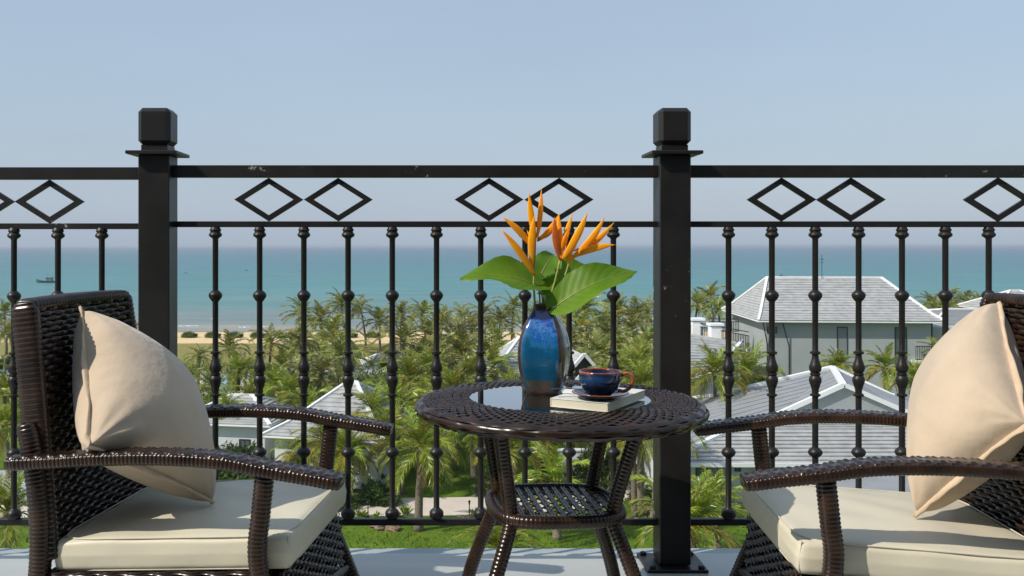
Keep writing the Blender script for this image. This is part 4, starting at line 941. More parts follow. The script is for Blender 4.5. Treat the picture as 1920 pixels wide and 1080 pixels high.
# --- foreground pavilion: long curved roof with a front gable
def pavilion():
    T = thing('white_pavilion', 'low white pavilion with sweeping grey roof and pointed front gable behind the right armchair', 'pavilion', (0, 0, 0))
    ze = zy(872, 54)                                  # eave height
    apF = at(1580, 722, 59.3); apB = at(1561, 690, 68)
    zg = zy(777, 59.2)
    gl = Vector((xx(1462, 59.3), 59.3, zg)); gr = Vector((xx(1703, 59.3), 59.3, zg))
    # eaves corners
    xl, xr = 12.2, 37.6; dl, db = 54.0, 71.5
    FL = Vector((xl, dl, ze)); FR = Vector((xr, dl, ze)); BL = Vector((xl + 1.5, db, ze + .25)); BR = Vector((xr, db, ze))
    bL = Vector((19.0, 66.5, zy(742, 66.5)))          # bends where the roof flares
    mL = Vector((17.4, 57.0, zy(806, 57.0)))          # flare point on the front-left hip
    base = Geo(); base.add([FL - Vector((0,0,.1)), FR - Vector((0,0,.1)), BR - Vector((0,0,.1)), BL - Vector((0,0,.35))], [(3,2,1,0)])
    roof = obj('roof', base, M['wtrim'], T)
    # front slope with tile rows (below the gable)
    mR = Vector((2*24.8 - mL.x, mL.y, mL.z))
    roof_rows(roof, FL, FR, mR, mL, 9, lip=.10)
    roof_rows(roof, mL, mR, gr, gl, 7, lip=.10)
    # left slope, smooth sheet with standing seams, flaring outwards
    def seam_face(A, B, C, D, n, m=M['tile_smooth']):
        A, B, C, D = map(Vector, (A, B, C, D))
        for k in range(n):
            a, b = A.lerp(B, k/n), A.lerp(B, (k+1)/n); d, c = D.lerp(C, k/n), D.lerp(C, (k+1)/n)
            nm = (b - a).cross(d - a).normalized(); nm = nm if nm.z > 0 else -nm
            g = Geo(); g.add([a, b, c, d, a + nm*.05, b + nm*.01, c + nm*.01, d + nm*.05], [(4,5,6,7), (0,4,7,3), (0,1,5,4)]); obj('roof_panel', g, m, roof)
    seam_face(FL, BL, bL, mL, 12); seam_face(mL, bL, apB, gl, 9)
    # upper left: from gable foot to ridge
    seam_face(gl, apB, apB, apF, 6)
    bR = Vector((2*24.4 - bL.x + 1.5, bL.y, bL.z)); seam_face(BR, FR, mR, bR, 8); seam_face(bR, mR, gr, apB, 8); seam_face(apB, gr, apF, apB, 5)
    ridge(roof, [apF, apB], .42, .16); ridge(roof, [FL, mL, gl], .34, .2); ridge(roof, [BL, bL, apB], .34, .2); ridge(roof, [BR, bR, apB], .34, .2); ridge(roof, [FR, mR, gr], .34, .2)
    # the roof's sides are two skins so that no light leaks through
    # gable wall and barge boards
    g = Geo(); o_ = Vector((0, -.02, 0)); g.add([gl + o_, gr + o_, apF + o_ - Vector((0,0,.12)), gl + Vector((0,.3,0)), gr + Vector((0,.3,0)), apF + Vector((0,.3,-.12))], [(0,1,2), (5,4,3), (0,3,4,1)]); obj('gable_wall', g, M['shaded_render'], T)
    g = Geo(); g.bar(gl + Vector((-.1,-.15,.05)), apF + Vector((0,-.15,.05)), .3, .28); obj('barge_board', g, M['wtrim'], T)
    g = Geo(); g.bar(apF + Vector((0,-.15,.05)), gr + Vector((.1,-.15,.05)), .3, .28); obj('barge_board', g, M['wtrim'], T)
    g = Geo(); g.bar(FL, FR, .12, .22); obj('gutter', g, M['wtrim'], T)
    g = Geo(); g.box(((xl + xr)/2, (dl + db)/2 + .2, (GZ + ze)/2 - .08), (xr - xl - 1.9, db - dl - 2.2, ze - GZ - .1)); obj('wall', g, M['white'], T)
    z = zy(884, 55); yw = (dl + db)/2 + .2 - (db - dl - 2.2)/2
    window(T, (xx(1335, yw), yw, z), 1.9, .62, (0,-1,0), .06, bars=5); window(T, (xx(1383, yw), yw, zy(879, yw)), .35, .3, (0,-1,0), .05)
    # low lean-to roof in front
    L0 = at(1500, 934, 46.5); L1 = at(1800, 934, 46.5); L2 = at(1760, 880, 51.5); L3 = at(1560, 880, 51.5)
    T2 = thing('porch_roof', 'small grey porch roof below the pavilion, just over the right seat cushion', 'porch', (0, 0, 0))
    g = Geo(); n_ = 9
    for k in range(n_):
        a, b = L0.lerp(L1, k/n_), L0.lerp(L1, (k+1)/n_); d, c = L3.lerp(L2, k/n_), L3.lerp(L2, (k+1)/n_)
        g = Geo(); g.add([a, b, c, d, a + Vector((0,0,.06)), b + Vector((0,0,.01)), c + Vector((0,0,.01)), d + Vector((0,0,.06))], [(4,5,6,7), (0,4,7,3), (0,1,5,4)]); obj('roof_panel', g, M['tile_smooth'], T2)
    g = Geo(); g.bar(L3, L0, .2, .14); g.bar(L3, L2, .2, .14); obj('ridge_cap', g, M['wtrim'], T2)
    g = Geo(); g.box(((L0.x + L1.x)/2, 49.3, (L0.z + GZ)/2 - .05), (L1.x - L0.x - .8, 4.2, L0.z - GZ - .1)); obj('wall', g, M['white'], T2)
pavilion()

def small_villa(label, c, hx, hy, ze, zr, rh, rz, n, wins=(), seam=False, gable=None):
    T = thing('garden_villa', label, 'villa', (0, 0, 0), 0, 'small villas in the palm garden')
    box_walls(T, c, hx - .6, hy - .6, GZ, ze - .02, rz)
    g = Geo(); g.box((c[0], c[1], ze + .04), (2*hx, 2*hy, .12), rz); roof = obj('roof', g, M['wtrim'], T)
    hip_roof_parts(roof, c, hx, hy, ze + .10, zr, rh, rz, n=n, bell=(.72, .20))
    nf = Matrix.Rotation(rz, 3, 'Z') @ Vector((0, -1, 0)); nl = Matrix.Rotation(rz, 3, 'Z') @ Vector((-1, 0, 0))
    for x, z, w, h in wins: window(T, rotp(c, x, -(hy - .6), z, rz), w, h, nf, .07, bars=1)
    if gable:
        for gx, dz, hw, hh in gable:
            a = rotp(c, gx - hw, -hy - .1, zr - dz - hh, rz); b = rotp(c, gx + hw, -hy - .1, zr - dz - hh, rz); t = rotp(c, gx, -hy - .1, zr - dz, rz)
            back = Matrix.Rotation(rz, 3, 'Z') @ Vector((0, hy * 1.1, 0))
            roof_rows(roof, a, a + back, t + back, t, 7); roof_rows(roof, b + back, b, t, t + back, 7)
            g = Geo(); q = nf * -.25; g.add([a + q, b + q, t + q], [(0, 1, 2)]); obj('gable_panel', g, M['dark'], T)
            for e in (a, b):
                g = Geo(); g.bar(e, t + Vector((0,0,.06)), .3, .26); obj('barge_board', g, M['wtrim'], T)
    return T
small_villa('small villa with ribbed grey hip roof under the palms, right of the left armchair', (-5.9, 64.5), 4.0, 5.6, zy(829, 58.5), zy(717, 64.5), .3, R(-14), 14, wins=((1.8, -12.6, .9, 1.1),))
small_villa('small villa half hidden by palms, just right of the left pillow', (-14.0, 68.0), 3.6, 4.2, zy(800, 63.5), zy(742, 68.0), .8, R(-10), 10, wins=((1.6, -12.5, .8, 1.0),))
small_villa('villa with white ridges and dark gables directly behind the blue vase', (8.3, 86.0), 5.0, 5.0, zy(712, 81), zy(633, 86), 1.2, R(6), 14, gable=((3.4, 1.0, 1.7, 1.9), (3.5, 2.3, 1.0, 1.1)))
small_villa('distant garden villa with pale roof showing between palms in the middle', (-5.0, 121.0), 4.8, 4.0, zy(690, 117), zy(662, 121), 2.6, R(8), 6)
g = Geo(); p = at(1075, 905, 60); g.box((p.x, 60, (GZ + zy(845, 60)) / 2), (1.9, .35, zy(845, 60) - GZ)); g.box((p.x, 60, zy(845, 60) + .05), (2.1, .5, .12))
tag(obj('garden_wall', g, M['white'], None, bevel=.02), 'short white garden wall seen between the legs of the side table', 'wall')
# ============================================================ PALMS
def frond_geo(L, e0, droop, pairs, lw, ll, seed, dry=False):
    rr = random.Random(seed); n = 12; P = [Vector((0,0,0))]; T_ = []
    bendy = rr.uniform(-.25, .25)
    for i in range(n):
        t = (i + .5) / n; e = e0 - droop * t ** 1.25; az = bendy * t
        d = Vector((math.cos(e) * math.cos(az), math.cos(e) * math.sin(az), math.sin(e))); T_.append(d); P.append(P[-1] + d * (L / n))
    T_.append(T_[-1])
    g = Geo(); g.tube(P, [.030 * (1 - .8 * i / n) * L / 2.6 + .004 for i in range(n + 1)], 4, cap=False)
    def pt(t):
        f = t * n; i = min(int(f), n - 1); u = f - i; return P[i].lerp(P[i+1], u), T_[i].lerp(T_[i+1], u).normalized()
    for k in range(pairs):
        t = .14 + .86 * (k + .5) / pairs; p, tg = pt(t)
        side = tg.cross(Vector((0,0,1)));
        if side.length < .05: side = Vector((0,1,0))
        side.normalize(); nm = side.cross(tg).normalized()
        ln = ll * (math.sin(PI * (.12 + .84 * t ** .85))) ** .6 * rr.uniform(.85, 1.08) * (.62 if t > .93 else 1)
        for s in (-1, 1):
            if rr.random() < .04: continue
            ang = R(58 - 34 * t + rr.uniform(-7, 7)); dr = rr.uniform(.25, .75)
            d0 = (side * s * math.sin(ang) + tg * math.cos(ang) + nm * rr.uniform(.0, .35)).normalized()
            a = p; m_ = a + d0 * ln * .5 - Vector((0,0,1)) * ln * .07 * dr; b = a + d0 * ln * .93 - Vector((0,0,1)) * ln * .48 * dr
            w = d0.cross(nm); w = (tg * .8 + nm * rr.uniform(-.5, .5)).normalized() * lw
            i0 = len(g.v); g.v += [tuple(a - w*.4), tuple(a + w*.4), tuple(m_ + w*.5), tuple(m_ - w*.5), tuple(b)]
            g.f += [(i0, i0+1, i0+2, i0+3), (i0+3, i0+2, i0+4)]
    return g
# frond kinds by how steeply they leave the crown
KINDS = []
for c, (e0, dr) in enumerate(((80, 40), (62, 72), (44, 92), (22, 92), (0, 72), (-28, 48))):
    row = []
    for v in range(3):
        me = mk(frond_geo(3.0, R(e0), R(dr), 38, .070, .92, c * 10 + v), 'frond'); me.materials.append(M['frond_yellow' if (c >= 3 and v == 2) else 'frond']); row.append(me)
    KINDS.append(row)
dry_me = mk(frond_geo(2.2, R(-50), R(35), 22, .05, .55, 99), 'dead_frond'); dry_me.materials.append(M['frond_dry'])
def crown_geo(seed, nf=20, pairs=24):
    rr = random.Random(seed); g = Geo(); g.mi = []
    for k in range(nf):
        q = k / (nf - 1); e0 = R(82 - 104 * q + rr.uniform(-9, 9)); dr = R(45 + 50 * math.sin(PI * min(q * 1.15, 1)) + rr.uniform(-8, 10))
        f = frond_geo(3.4 * rr.uniform(.85, 1.1) * (.75 if q < .12 else 1), e0, dr, pairs, .115, .92, seed * 50 + k)
        az = k * 2.39996 + rr.uniform(-.35, .35)
        # sea wind from the right bends the fronds a little one way
        M4 = Matrix.Shear('XY', 3, (0, 0)) if False else Matrix.Rotation(az, 3, 'Z')
        g.add([M4 @ Vector(p) for p in f.v], f.f); g.mi += [1 if (q > .85 and rr.random() < .35) else 2 if rr.random() < .10 else 0] * len(f.f)
    return g
CROWNS = []
for v in range(8):
    cg = crown_geo(300 + v); me = mk(cg, 'crown')
    for k_ in ('frond_far', 'frond_dry', 'frond_yellow'): me.materials.append(M[k_])
    me.polygons.foreach_set('material_index', cg.mi); CROWNS.append(me)
def trunk_geo(h, r, lean, seed):
    rr = random.Random(seed); n = 16; pts, rad = [], []
    for i in range(n + 1):
        t = i / n; pts.append((lean[0] * t ** 1.6, lean[1] * t ** 1.6, h * t)); rad.append(r * (1.25 - .5 * t + (.35 if i == 0 else 0) + (.25 if t > .93 else 0) + rr.uniform(-.04, .06)))
    g = Geo(); g.tube(pts, rad, 8); return g
BX = [404 + 82.9 * i for i in range(10)]
used_labels = {}
ORD = ['first', 'second', 'third', 'fourth', 'fifth', 'sixth', 'seventh', 'eighth', 'ninth', 'tenth']
def where(px):
    if px < 259: return 'left of the left post' if px > 120 else 'at the far left edge'
    if px < 404: return 'beside the left post'
    if px < 1150:
        i = int((px - 404) // 82.9); return 'right of the %s baluster from the left post' % ORD[i]
    if px < 1232: return 'just left of the right post'
    if px < 1366: return 'just right of the right post'
    i = int((px - 1366) // 81.3); return 'right of the %s baluster past the right post' % ORD[i]
pcount = [0]
def palm(px, py, d, s=1.0, near=None, row='', lean=None, desc=None, up=0):
    pcount[0] += 1; k = pcount[0]; rr = random.Random(k * 7)
    if near is None: near = d < 84
    top = at(px, py, d); h = top.z - GZ
    ln = lean if lean else (rr.uniform(-.16, .12) * h, rr.uniform(-.10, .10) * h)
    if not row: row = 'shore-side' if d > 128 else 'back-garden' if d > 104 else 'mid-garden' if d > 84 else 'near-garden' if d > 60 else 'front-lawn'
    size = 'tall' if h > 6.6 else 'mid-height' if h > 4 else 'low'
    lab = desc or '%s %s coconut palm %s' % (size, row, where(px))
    if lab in used_labels:
        used_labels[lab] += 1
        base = lab; prev = used_labels[base]
        lab = base.replace('coconut palm', 'coconut palm with %s crown' % ['sparser', 'leaning', 'broader', 'ragged', 'darker', 'narrow'][min(prev - 2, 5)], 1)
    else: used_labels[lab] = 1
    T = thing('coconut_palm', lab, 'palm', (top.x - ln[0], top.y - ln[1], GZ), 0, 'coconut palms of the resort garden')
    obj('trunk', trunk_geo(h, .13 + .02 * rr.random() + (.05 if near and h < 5 else 0), ln, k), M['trunk'], T, smooth='full')
    ct = (ln[0], ln[1], h)
    if near:
        nf = rr.randint(23, 29)
        for j in range(nf):
            q = j / (nf - 1); ci = min(5, int(q * 6 * .98)) if not up else min(4, int(q * 4.6))
            o = bpy.data.objects.new('frond', KINDS[ci][rr.randint(0, 2)]); COL.objects.link(o); o.parent = T; o.location = ct
            sc = s * rr.uniform(.82, 1.12) * (.8 if ci == 0 else 1); o.scale = (sc, sc, sc)
            o.rotation_euler = (rr.uniform(-.12, .12), rr.uniform(-.12, .12), j * 2.39996 + rr.uniform(-.3, .3))
        for j in range(rr.randint(0, 2)):
            o = bpy.data.objects.new('dead_frond', dry_me); COL.objects.link(o); o.parent = T; o.location = ct; o.scale = (s,)*3; o.rotation_euler = (0, 0, rr.uniform(0, 6.28))
        if rr.random() < .5:
            g = Geo()
            for j in range(5):
                a = j * 1.3; g.lathe([(.01, -.11), (.08, -.07), (.10, 0), (.07, .08), (.01, .11)], 7, (ct[0] + .22 * math.cos(a), ct[1] + .22 * math.sin(a), h - .18 - .08 * (j % 2)))
            obj('coconut_cluster', g, M['frond_dry'], T, smooth='full')
    else:
        o = bpy.data.objects.new('crown', CROWNS[(k * 5) % 8]); COL.objects.link(o); o.parent = T; o.location = ct
        sc = s * rr.uniform(.78, 1.15); o.scale = (sc, sc, sc * rr.uniform(.9, 1.1)); o.rotation_euler = (rr.uniform(-.1, .1), rr.uniform(-.18, .05), rr.uniform(0, 6.28))
# px, py of the crown centre, distance, size
for a in (
    # shore-side belt
    (566, 588, 134, 1.15), (600, 600, 130, 1.0), (640, 572, 136, 1.1), (676, 578, 140, 1.0), (712, 604, 138, .95), (752, 592, 132, 1.0), (790, 590, 140, 1.0),
    (830, 606, 134, 1.1), (866, 598, 142, 1.0), (905, 592, 136, 1.1), (938, 604, 132, .9), (962, 578, 138, 1.15), (1000, 592, 142, 1.0), (1030, 600, 134, 1.0), (1068, 588, 138, 1.1),
    (1098, 580, 132, 1.2), (1130, 604, 140, 1.0), (1160, 588, 136, 1.15), (1190, 596, 130, 1.1), (1214, 586, 138, 1.0),
    # back garden
    (545, 640, 118, 1.0), (622, 632, 116, 1.15), (756, 640, 118, 1.1), (806, 632, 114, 1.15), (852, 636, 110, 1.1), (884, 622, 118, 1.0), (930, 648, 112, 1.1), (1090, 622, 114, 1.15),
    (1140, 630, 112, 1.1), (1186, 620, 118, 1.05), (1215, 640, 112, 1.1), (585, 660, 110, .9), (1060, 650, 108, 1.1),
    # mid garden
    (374, 668, 98, .95), (430, 655, 100, 1.05), (508, 645, 96, 1.1), (528, 690, 90, 1.0), (640, 668, 92, 1.25), (602, 705, 88, .9), (868, 668, 92, 1.2), (792, 680, 90, 1.1), (828, 665, 98, 1.05), (905, 660, 95, 1.0),
    (1125, 668, 96, 1.1), (1160, 655, 100, 1.0), (1205, 672, 92, 1.1), (462, 690, 94, .9), (560, 640, 102, 1.0), (1096, 690, 88, .9),
    # near garden
    (352, 715, 78, .95), (395, 722, 74, .9), (448, 700, 80, 1.1), (470, 745, 70, .85), (515, 722, 74, 1.0), (548, 740, 70, .8), (425, 770, 66, .85), (575, 765, 66, .7),
    (655, 745, 76, .9), (700, 775, 62, .9), (770, 715, 76, 1.1), (812, 700, 80, 1.2), (850, 742, 72, 1.05), (890, 715, 80, 1.0), (925, 690, 82, .95), (955, 735, 72, .8),
    (1165, 712, 76, 1.0), (1205, 725, 70, 1.0), (1140, 745, 74, .9), (1195, 690, 82, 1.1), (742, 770, 66, 1.0), (880, 790, 62, .95), (830, 800, 64, 1.0), (1010, 800, 62, .95), (1075, 790, 66, .9), (1130, 800, 62, 1.0),
    (610, 830, 58, .75), (650, 850, 56, .75), (735, 820, 58, .9), (560, 850, 60, .7), (960, 840, 58, .9), (1000, 760, 70, .9), (1055, 745, 78, .8),
):
    palm(a[0], a[1], a[2], a[3] * (1.12 if a[0] > 545 else .78))
palm(790, 838, 50.5, .98, desc='broad drooping coconut palm on the front lawn between armchair and table', lean=(.15, 0))
palm(1186, 790, 53, .95, desc='slim-trunked coconut palm just left of the thick right post, left trunk of two', lean=(-.1, 0))
palm(1203, 800, 54, .9, desc='slim-trunked coconut palm just left of the thick right post, right trunk of two', lean=(.1, 0))
palm(1040, 905, 49, .85, desc='low coconut palm with yellowish fronds seen above the table shelf')
palm(935, 1035, 44.0, .85, desc='low coconut palm whose frond tips rise beside the table legs', up=1)
palm(1290, 985, 42.5, 1.1, desc='low bushy coconut palm right of the thick post above the floor edge', up=1)
palm(1335, 950, 46, .8, desc='small bright coconut palm beside the pavilion wall, left of the right armchair', up=1)
palm(1250, 800, 50, .8, desc='coconut palm behind the thick right post with a frond tip over the roof')
# around the houses on the right
palm(1340, 700, 66, 1.0, desc='bushy coconut palm left of the first baluster past the right post, before the villa')
palm(1402, 700, 69, 1.05, desc='bushy coconut palm against the large white house, right of the first baluster')
palm(1428, 735, 70, .6, desc='small coconut palm low against the large white house wall')
palm(1572, 688, 74, .7, desc='coconut palm rising behind the pavilion ridge under the left window', up=1)
palm(1660, 690, 74, .9, desc='coconut palm between the two windows of the large white house')
palm(1712, 712, 72, .7, desc='coconut palm under the right window of the large white house')
palm(1768, 672, 74, .8, desc='coconut palm beside the balcony, left of the right pillow')
for i, a in enumerate(((1308, 574, 118, 1.0), (1348, 580, 112, .9), (1332, 560, 126, .9), (1748, 572, 128, .9), (1782, 566, 124, 1.0), (1812, 570, 126, 1.0), (1838, 574, 122, .8), (1760, 582, 118, .8))):
    palm(*a, desc=['tall palm behind the roof terrace, nearest the thick right post', 'palm behind the roof terrace, right of two by the railing', 'smaller palm between two others behind the roof terrace',
                   'leftmost palm above the roof valley right of the large house', 'second palm above the roof valley right of the large house', 'third palm above the roof valley right of the large house', 'rightmost palm above the roof valley beside the armchair back', 'low palm just above the roof valley right of the large house'][i])
# left edge, seen past the left armchair
for i, a in enumerate(((8, 590, 128, 1.1), (14, 625, 112, .8), (246, 622, 118, .75), (10, 735, 78, .8), (52, 770, 68, .9), (8, 800, 62, .9), (14, 960, 45, .9), (90, 700, 84, .9), (310, 745, 72, .9), (-30, 700, 80, 1.0), (150, 740, 76, .9))):
    palm(*a, desc=['tall palm on the beach at the far left edge', 'small palm on the beach lawn at the far left edge', 'small dark palm beside the left post near the beach', 'palm left of the left armchair, level with its arm', 'palm directly behind the left armchair rear leg',
                   'low palm at the left edge beside the armrest', 'low palm at the bottom left corner beside the armchair leg', 'palm behind the upper back of the left armchair', 'palm behind the left pillow next to the thick post', 'palm just outside the left edge', 'palm hidden behind the left armchair backrest'][i], up=1 if i in (6,) else 0)

# ============================================================ SHRUBS, FLOWERS, SMALL GARDEN THINGS
def bush_geo(rx, ry, rz2, n, leaf, seed):
    rr = random.Random(seed); g = Geo()
    for k in range(n):
        u, v = rr.random() * 2 * PI, math.acos(rr.uniform(-.25, 1)); lump = .72 + .28 * math.sin(3 * u + seed) * math.sin(4 * v + seed * 2); q = rr.uniform(.72, 1.0) * lump
        p = Vector((math.cos(u) * math.sin(v) * rx * q, math.sin(u) * math.sin(v) * ry * q, max(.05, rz2 * (math.cos(v) * q + .15))))
        a = Vector((rr.uniform(-1,1), rr.uniform(-1,1), rr.uniform(-.4,1))).normalized(); b = a.cross(Vector((rr.uniform(-1,1), rr.uniform(-1,1), rr.uniform(-1,1)))).normalized(); l = leaf * rr.uniform(.6, 1.3)
        i0 = len(g.v); g.v += [tuple(p - b*l*.3), tuple(p + a*l*.5 - b*l*.05), tuple(p + b*l*.3 + a*l*.1), tuple(p + a * l)]; g.f += [(i0, i0+1, i0+3), (i0+1, i0+2, i0+3)]
    return g
B1 = mk(bush_geo(1, 1, .85, 2600, .20, 1), 'foliage'); B1.materials.append(M['bush'])
B2 = mk(bush_geo(1, 1, .9, 2200, .17, 2), 'foliage'); B2.materials.append(M['bush'])
HB = mk(bush_geo(1, 1, .9, 2400, .20, 3), 'foliage'); HB.materials.append(M['hedge'])
stem_me = mk(Geo().tube([(0,0,0), (.03,0,.3), (-.02,.02,.6)], [.05, .04, .02], 5), 'stem'); stem_me.materials.append(M['trunk'])
def bush(px, py, z, r, h, lab, me=B1, cat='bush', grp='garden bushes', name='bush'):
    x, y = gp(px, py) if z is None else (xx(px, z), z)
    T = thing(name, lab, cat, (x, y, GZ), rnd.uniform(0, 6) if name != 'hedge_shrub' else 0, grp)
    o = bpy.data.objects.new('foliage', me); COL.objects.link(o); o.parent = T; o.scale = (r, r * (.7 if name == 'hedge_shrub' else 1), h)
    o = bpy.data.objects.new('stem', stem_me); COL.objects.link(o); o.parent = T; o.scale = (1, 1, h)
hp = [14, 232, 272, 314, 355, 399, 441, 484, 527, 570, 613, 656, 699]
for i, px in enumerate(hp):
    lab = 'clipped rounded green shrub on the sand, %s' % ('at the far left edge' if px < 30 else 'just left of the left post' if px < 259 else 'mostly behind the left post, its %s side' % ('left' if px < 290 else 'right') if px < 334 else 'the %s one right of the left post' % ORD[i - 4])
    bush(px, 634, 156, 1.62, 1.05, lab, HB, 'shrub', 'rounded shrubs along the beach', 'hedge_shrub')
for a in ((448, 850, 63, 2.3, 2.2, 'dark glossy green bush beside the small villa wall, above the left armrest'), (400, 848, 65, 1.6, 2.0, 'dark green bush right behind the left pillow'),
          (712, 905, 56, 1.6, 1.4, 'dark bush at the foot of the ribbed-roof villa'), (500, 868, 60, 1.3, 1.0, 'small bush in front of the small villa wall'),
          (1115, 862, 60, 2.0, 3.2, 'tall leafy bush behind the table between its right legs'), (1040, 850, 62, 1.8, 2.0, 'bush beside the short white garden wall'),
          (930, 870, 58, 1.7, 1.5, 'bush seen right beside the table front left leg'), (640, 905, 55, 1.3, .9, 'low bush beside the front lawn under the left armrest tip'),
          (1440, 765, 72, 2.0, 1.5, 'bush low against the large white house beside the pavilion roof'), (1690, 740, 71, 2.6, 2.0, 'bush under the right window of the large white house'), (1750, 745, 71, 2.2, 2.2, 'yellow-green bush left of the right pillow behind the pavilion'),
          (1205, 890, 56, 1.2, 1.0, 'small bush beside the two slim palm trunks'), (460, 735, 84, 2.4, 1.6, 'bush beside the pool behind the left armrest'), (600, 735, 84, 2.0, 1.2, 'bush by the grey paving in the middle garden'),
          (330, 790, 70, 2.4, 2.2, 'bush behind the left pillow'), (870, 690, 96, 3.0, 2.2, 'broad bush under the mid-garden palms left of the vase'), (760, 700, 96, 2.6, 1.8, 'bush under the mid-garden palms by the sand patch'),
          (1170, 715, 90, 2.4, 1.8, 'bush under the palms just behind the cup'), (700, 712, 90, 1.4, 1.2, 'round bush on the bright lawn patch'), (1188, 660, 108, 2.0, 1.5, 'bush by the distant sand patch left of the right post'),
          (20, 665, 118, 3.5, 1.6, 'wide low bush on the lawn at the far left edge'), (235, 668, 112, 2.6, 1.3, 'low bush beside the left post on the lawn')):
    bush(a[0], a[1], a[2], a[3], a[4], a[5], B1 if a[3] > 1.5 else B2)
FL = mk(bush_geo(1, 1, .7, 500, .22, 8), 'blossom'); FL.materials.append(M['flame'])
for px, d, r, lab in ((432, 56, .9, 'clump of orange flowers on the lawn below the left armrest'), (680, 88, 1.3, 'orange flower bed by the grey paving in the middle garden'), (1022, 60.5, .8, 'orange blossoms beside the white garden wall behind the table')):
    bush(px, 0, d, r, .6, lab, B2, 'flowers', 'orange flowering clumps', 'flowering_shrub')
    o = bpy.data.objects.new('blossom', FL); COL.objects.link(o); T = [q for q in bpy.data.objects if q.get('label') == lab][0]; o.parent = T; o.scale = (r * 1.02, r * 1.02, .62)
# small trees with bare branching
def small_tree(px, d, h, lab):
    x = xx(px, d); T = thing('frangipani_tree', lab, 'tree', (x, d, GZ), 0, 'small branching trees'); g = Geo(); rr = random.Random(int(px)); tips = []
    def br(p, dr, l, r, n):
        q = p + dr * l; g.tube([p, q], [r, r * .7], 5, cap=False)
        if n == 0: tips.append(q); return
        for k in range(3):
            a = rr.uniform(0, 6.28); nd = (dr + Vector((math.cos(a), math.sin(a), .25)) * .75).normalized(); br(q, nd, l * .68, r * .62, n - 1)
    br(Vector((0,0,0)), Vector((0,0,1)), h * .34, .09, 3); obj('trunk', g, M['trunk'], T)
    g = Geo()
    for t in tips:
        for k in range(16):
            a = Vector((rr.uniform(-1,1), rr.uniform(-1,1), rr.uniform(-.3,1))).normalized(); b = a.cross(Vector((0,0,1))).normalized() * .07; p = t + a * .1; g.add([p, p + a*.3 + b, p + a*.5, p + a*.3 - b], [(0,1,2,3)])
    obj('crown', g, M['hedge'], T)
small_tree(706, 100, 3.4, 'small yellowish branching tree on the bright lawn patch'); small_tree(735, 112, 3.0, 'small bare branching tree by the distant sand patch'); small_tree(1178, 104, 3.0, 'small branching tree left of the right post near the sand')
# bollard lamps along the path
for px, py, lab in ((690, 968, 'black bollard lamp on the path edge, left of the lawn palm'), (880, 966, 'black bollard lamp on the path edge, left of the table'), (1214, 972, 'black bollard lamp beside the right post')):
    x, y = gp(px, py); T = thing('path_lamp', lab, 'lamp', (x, y, GZ), 0, 'bollard lamps along the path')
    g = Geo(); g.lathe([(.06, 0), (.06, .03), (.03, .04), (.03, .62)], 8); obj('pole', g, M['iron'], T)
    g = Geo(); g.lathe([(.05, .62), (.055, .66), (.055, .74), (.09, .76), (.02, .84)], 8); obj('lamp_head', g, M['iron'], T)
# rocks in the lawn, plants
def rock(px, py, r, lab, seed):
    rr = random.Random(seed); x, y = gp(px, py); bm = bmesh.new(); bmesh.ops.create_icosphere(bm, subdivisions=3, radius=1)
    for v in bm.verts:
        n = v.co.normalized(); k = 1 + .22 * math.sin(3.1*n.x + seed) * math.sin(4.2*n.y + 1) + .10 * math.sin(9*n.z + 6*n.x); v.co = n * k
        v.co.z *= .55; v.co.x *= 1.3
    me = bpy.data.meshes.new('rock'); bm.to_mesh(me); bm.free(); me.materials.append(M['bark_red'])
    o = bpy.data.objects.new('rock', me); COL.objects.link(o); o.location = (x, y, GZ + r * .2); o.scale = (r, r, r); o.rotation_euler = (0, 0, rr.uniform(0, 6)); tag(o, lab, 'rock', 'reddish rocks in the lawn')
rock(718, 988, .55, 'reddish brown rock in the grass left of the lawn palm', 1); rock(735, 993, .38, 'smaller reddish rock touching the larger one left of the lawn palm', 2); rock(872, 978, .45, 'reddish rock in the grass left of the table leg', 3)
rock(1208, 960, .4, 'rock at the foot of the two slim palms', 4)
# young yellow-green plants on the verge
pl = Geo()
for k in range(40):
    a = k * 2.4; e = R(30 + 50 * ((k * 37 % 40) / 40)); d = Vector((math.cos(a)*math.cos(e), math.sin(a)*math.cos(e), math.sin(e))); s = d.cross(Vector((0,0,1))).normalized() * .05; L_ = .35 + .35 * ((k * 13 % 17) / 17)
    pl.add([Vector((0,0,0)), d*L_*.6 + s, d*L_ - Vector((0,0,.1)), d*L_*.6 - s], [(0,1,2,3)])
PLM = mk(pl, 'leaves'); PLM.materials.append(mat('yellow_green_leaf', (.20, .27, .03), rough=.5, trans=.2))
for i, (px, py) in enumerate(((758, 967), (764, 966), (682, 969), (672, 968), (888, 965), (706, 972), (745, 969))):
    x, y = gp(px, py); o = bpy.data.objects.new('verge_plant', PLM); COL.objects.link(o); o.location = (x, y, GZ); o.scale = (.9, .9, 1.3 if i < 2 else .8); o.rotation_euler = (0, 0, i)
    tag(o, ['bright young plant right of the lawn bollard lamp, left of the palm trunk', 'twin bright young plant nearest the lawn palm trunk', 'tiny yellow plant left of the first path lamp', 'tiny yellow plant beside the left armchair seat edge', 'bright plant right of the second path lamp', 'tiny yellow plant right of the first path lamp', 'tiny plant between first path lamp and palm'][i], 'plant', 'young plants on the path verge')
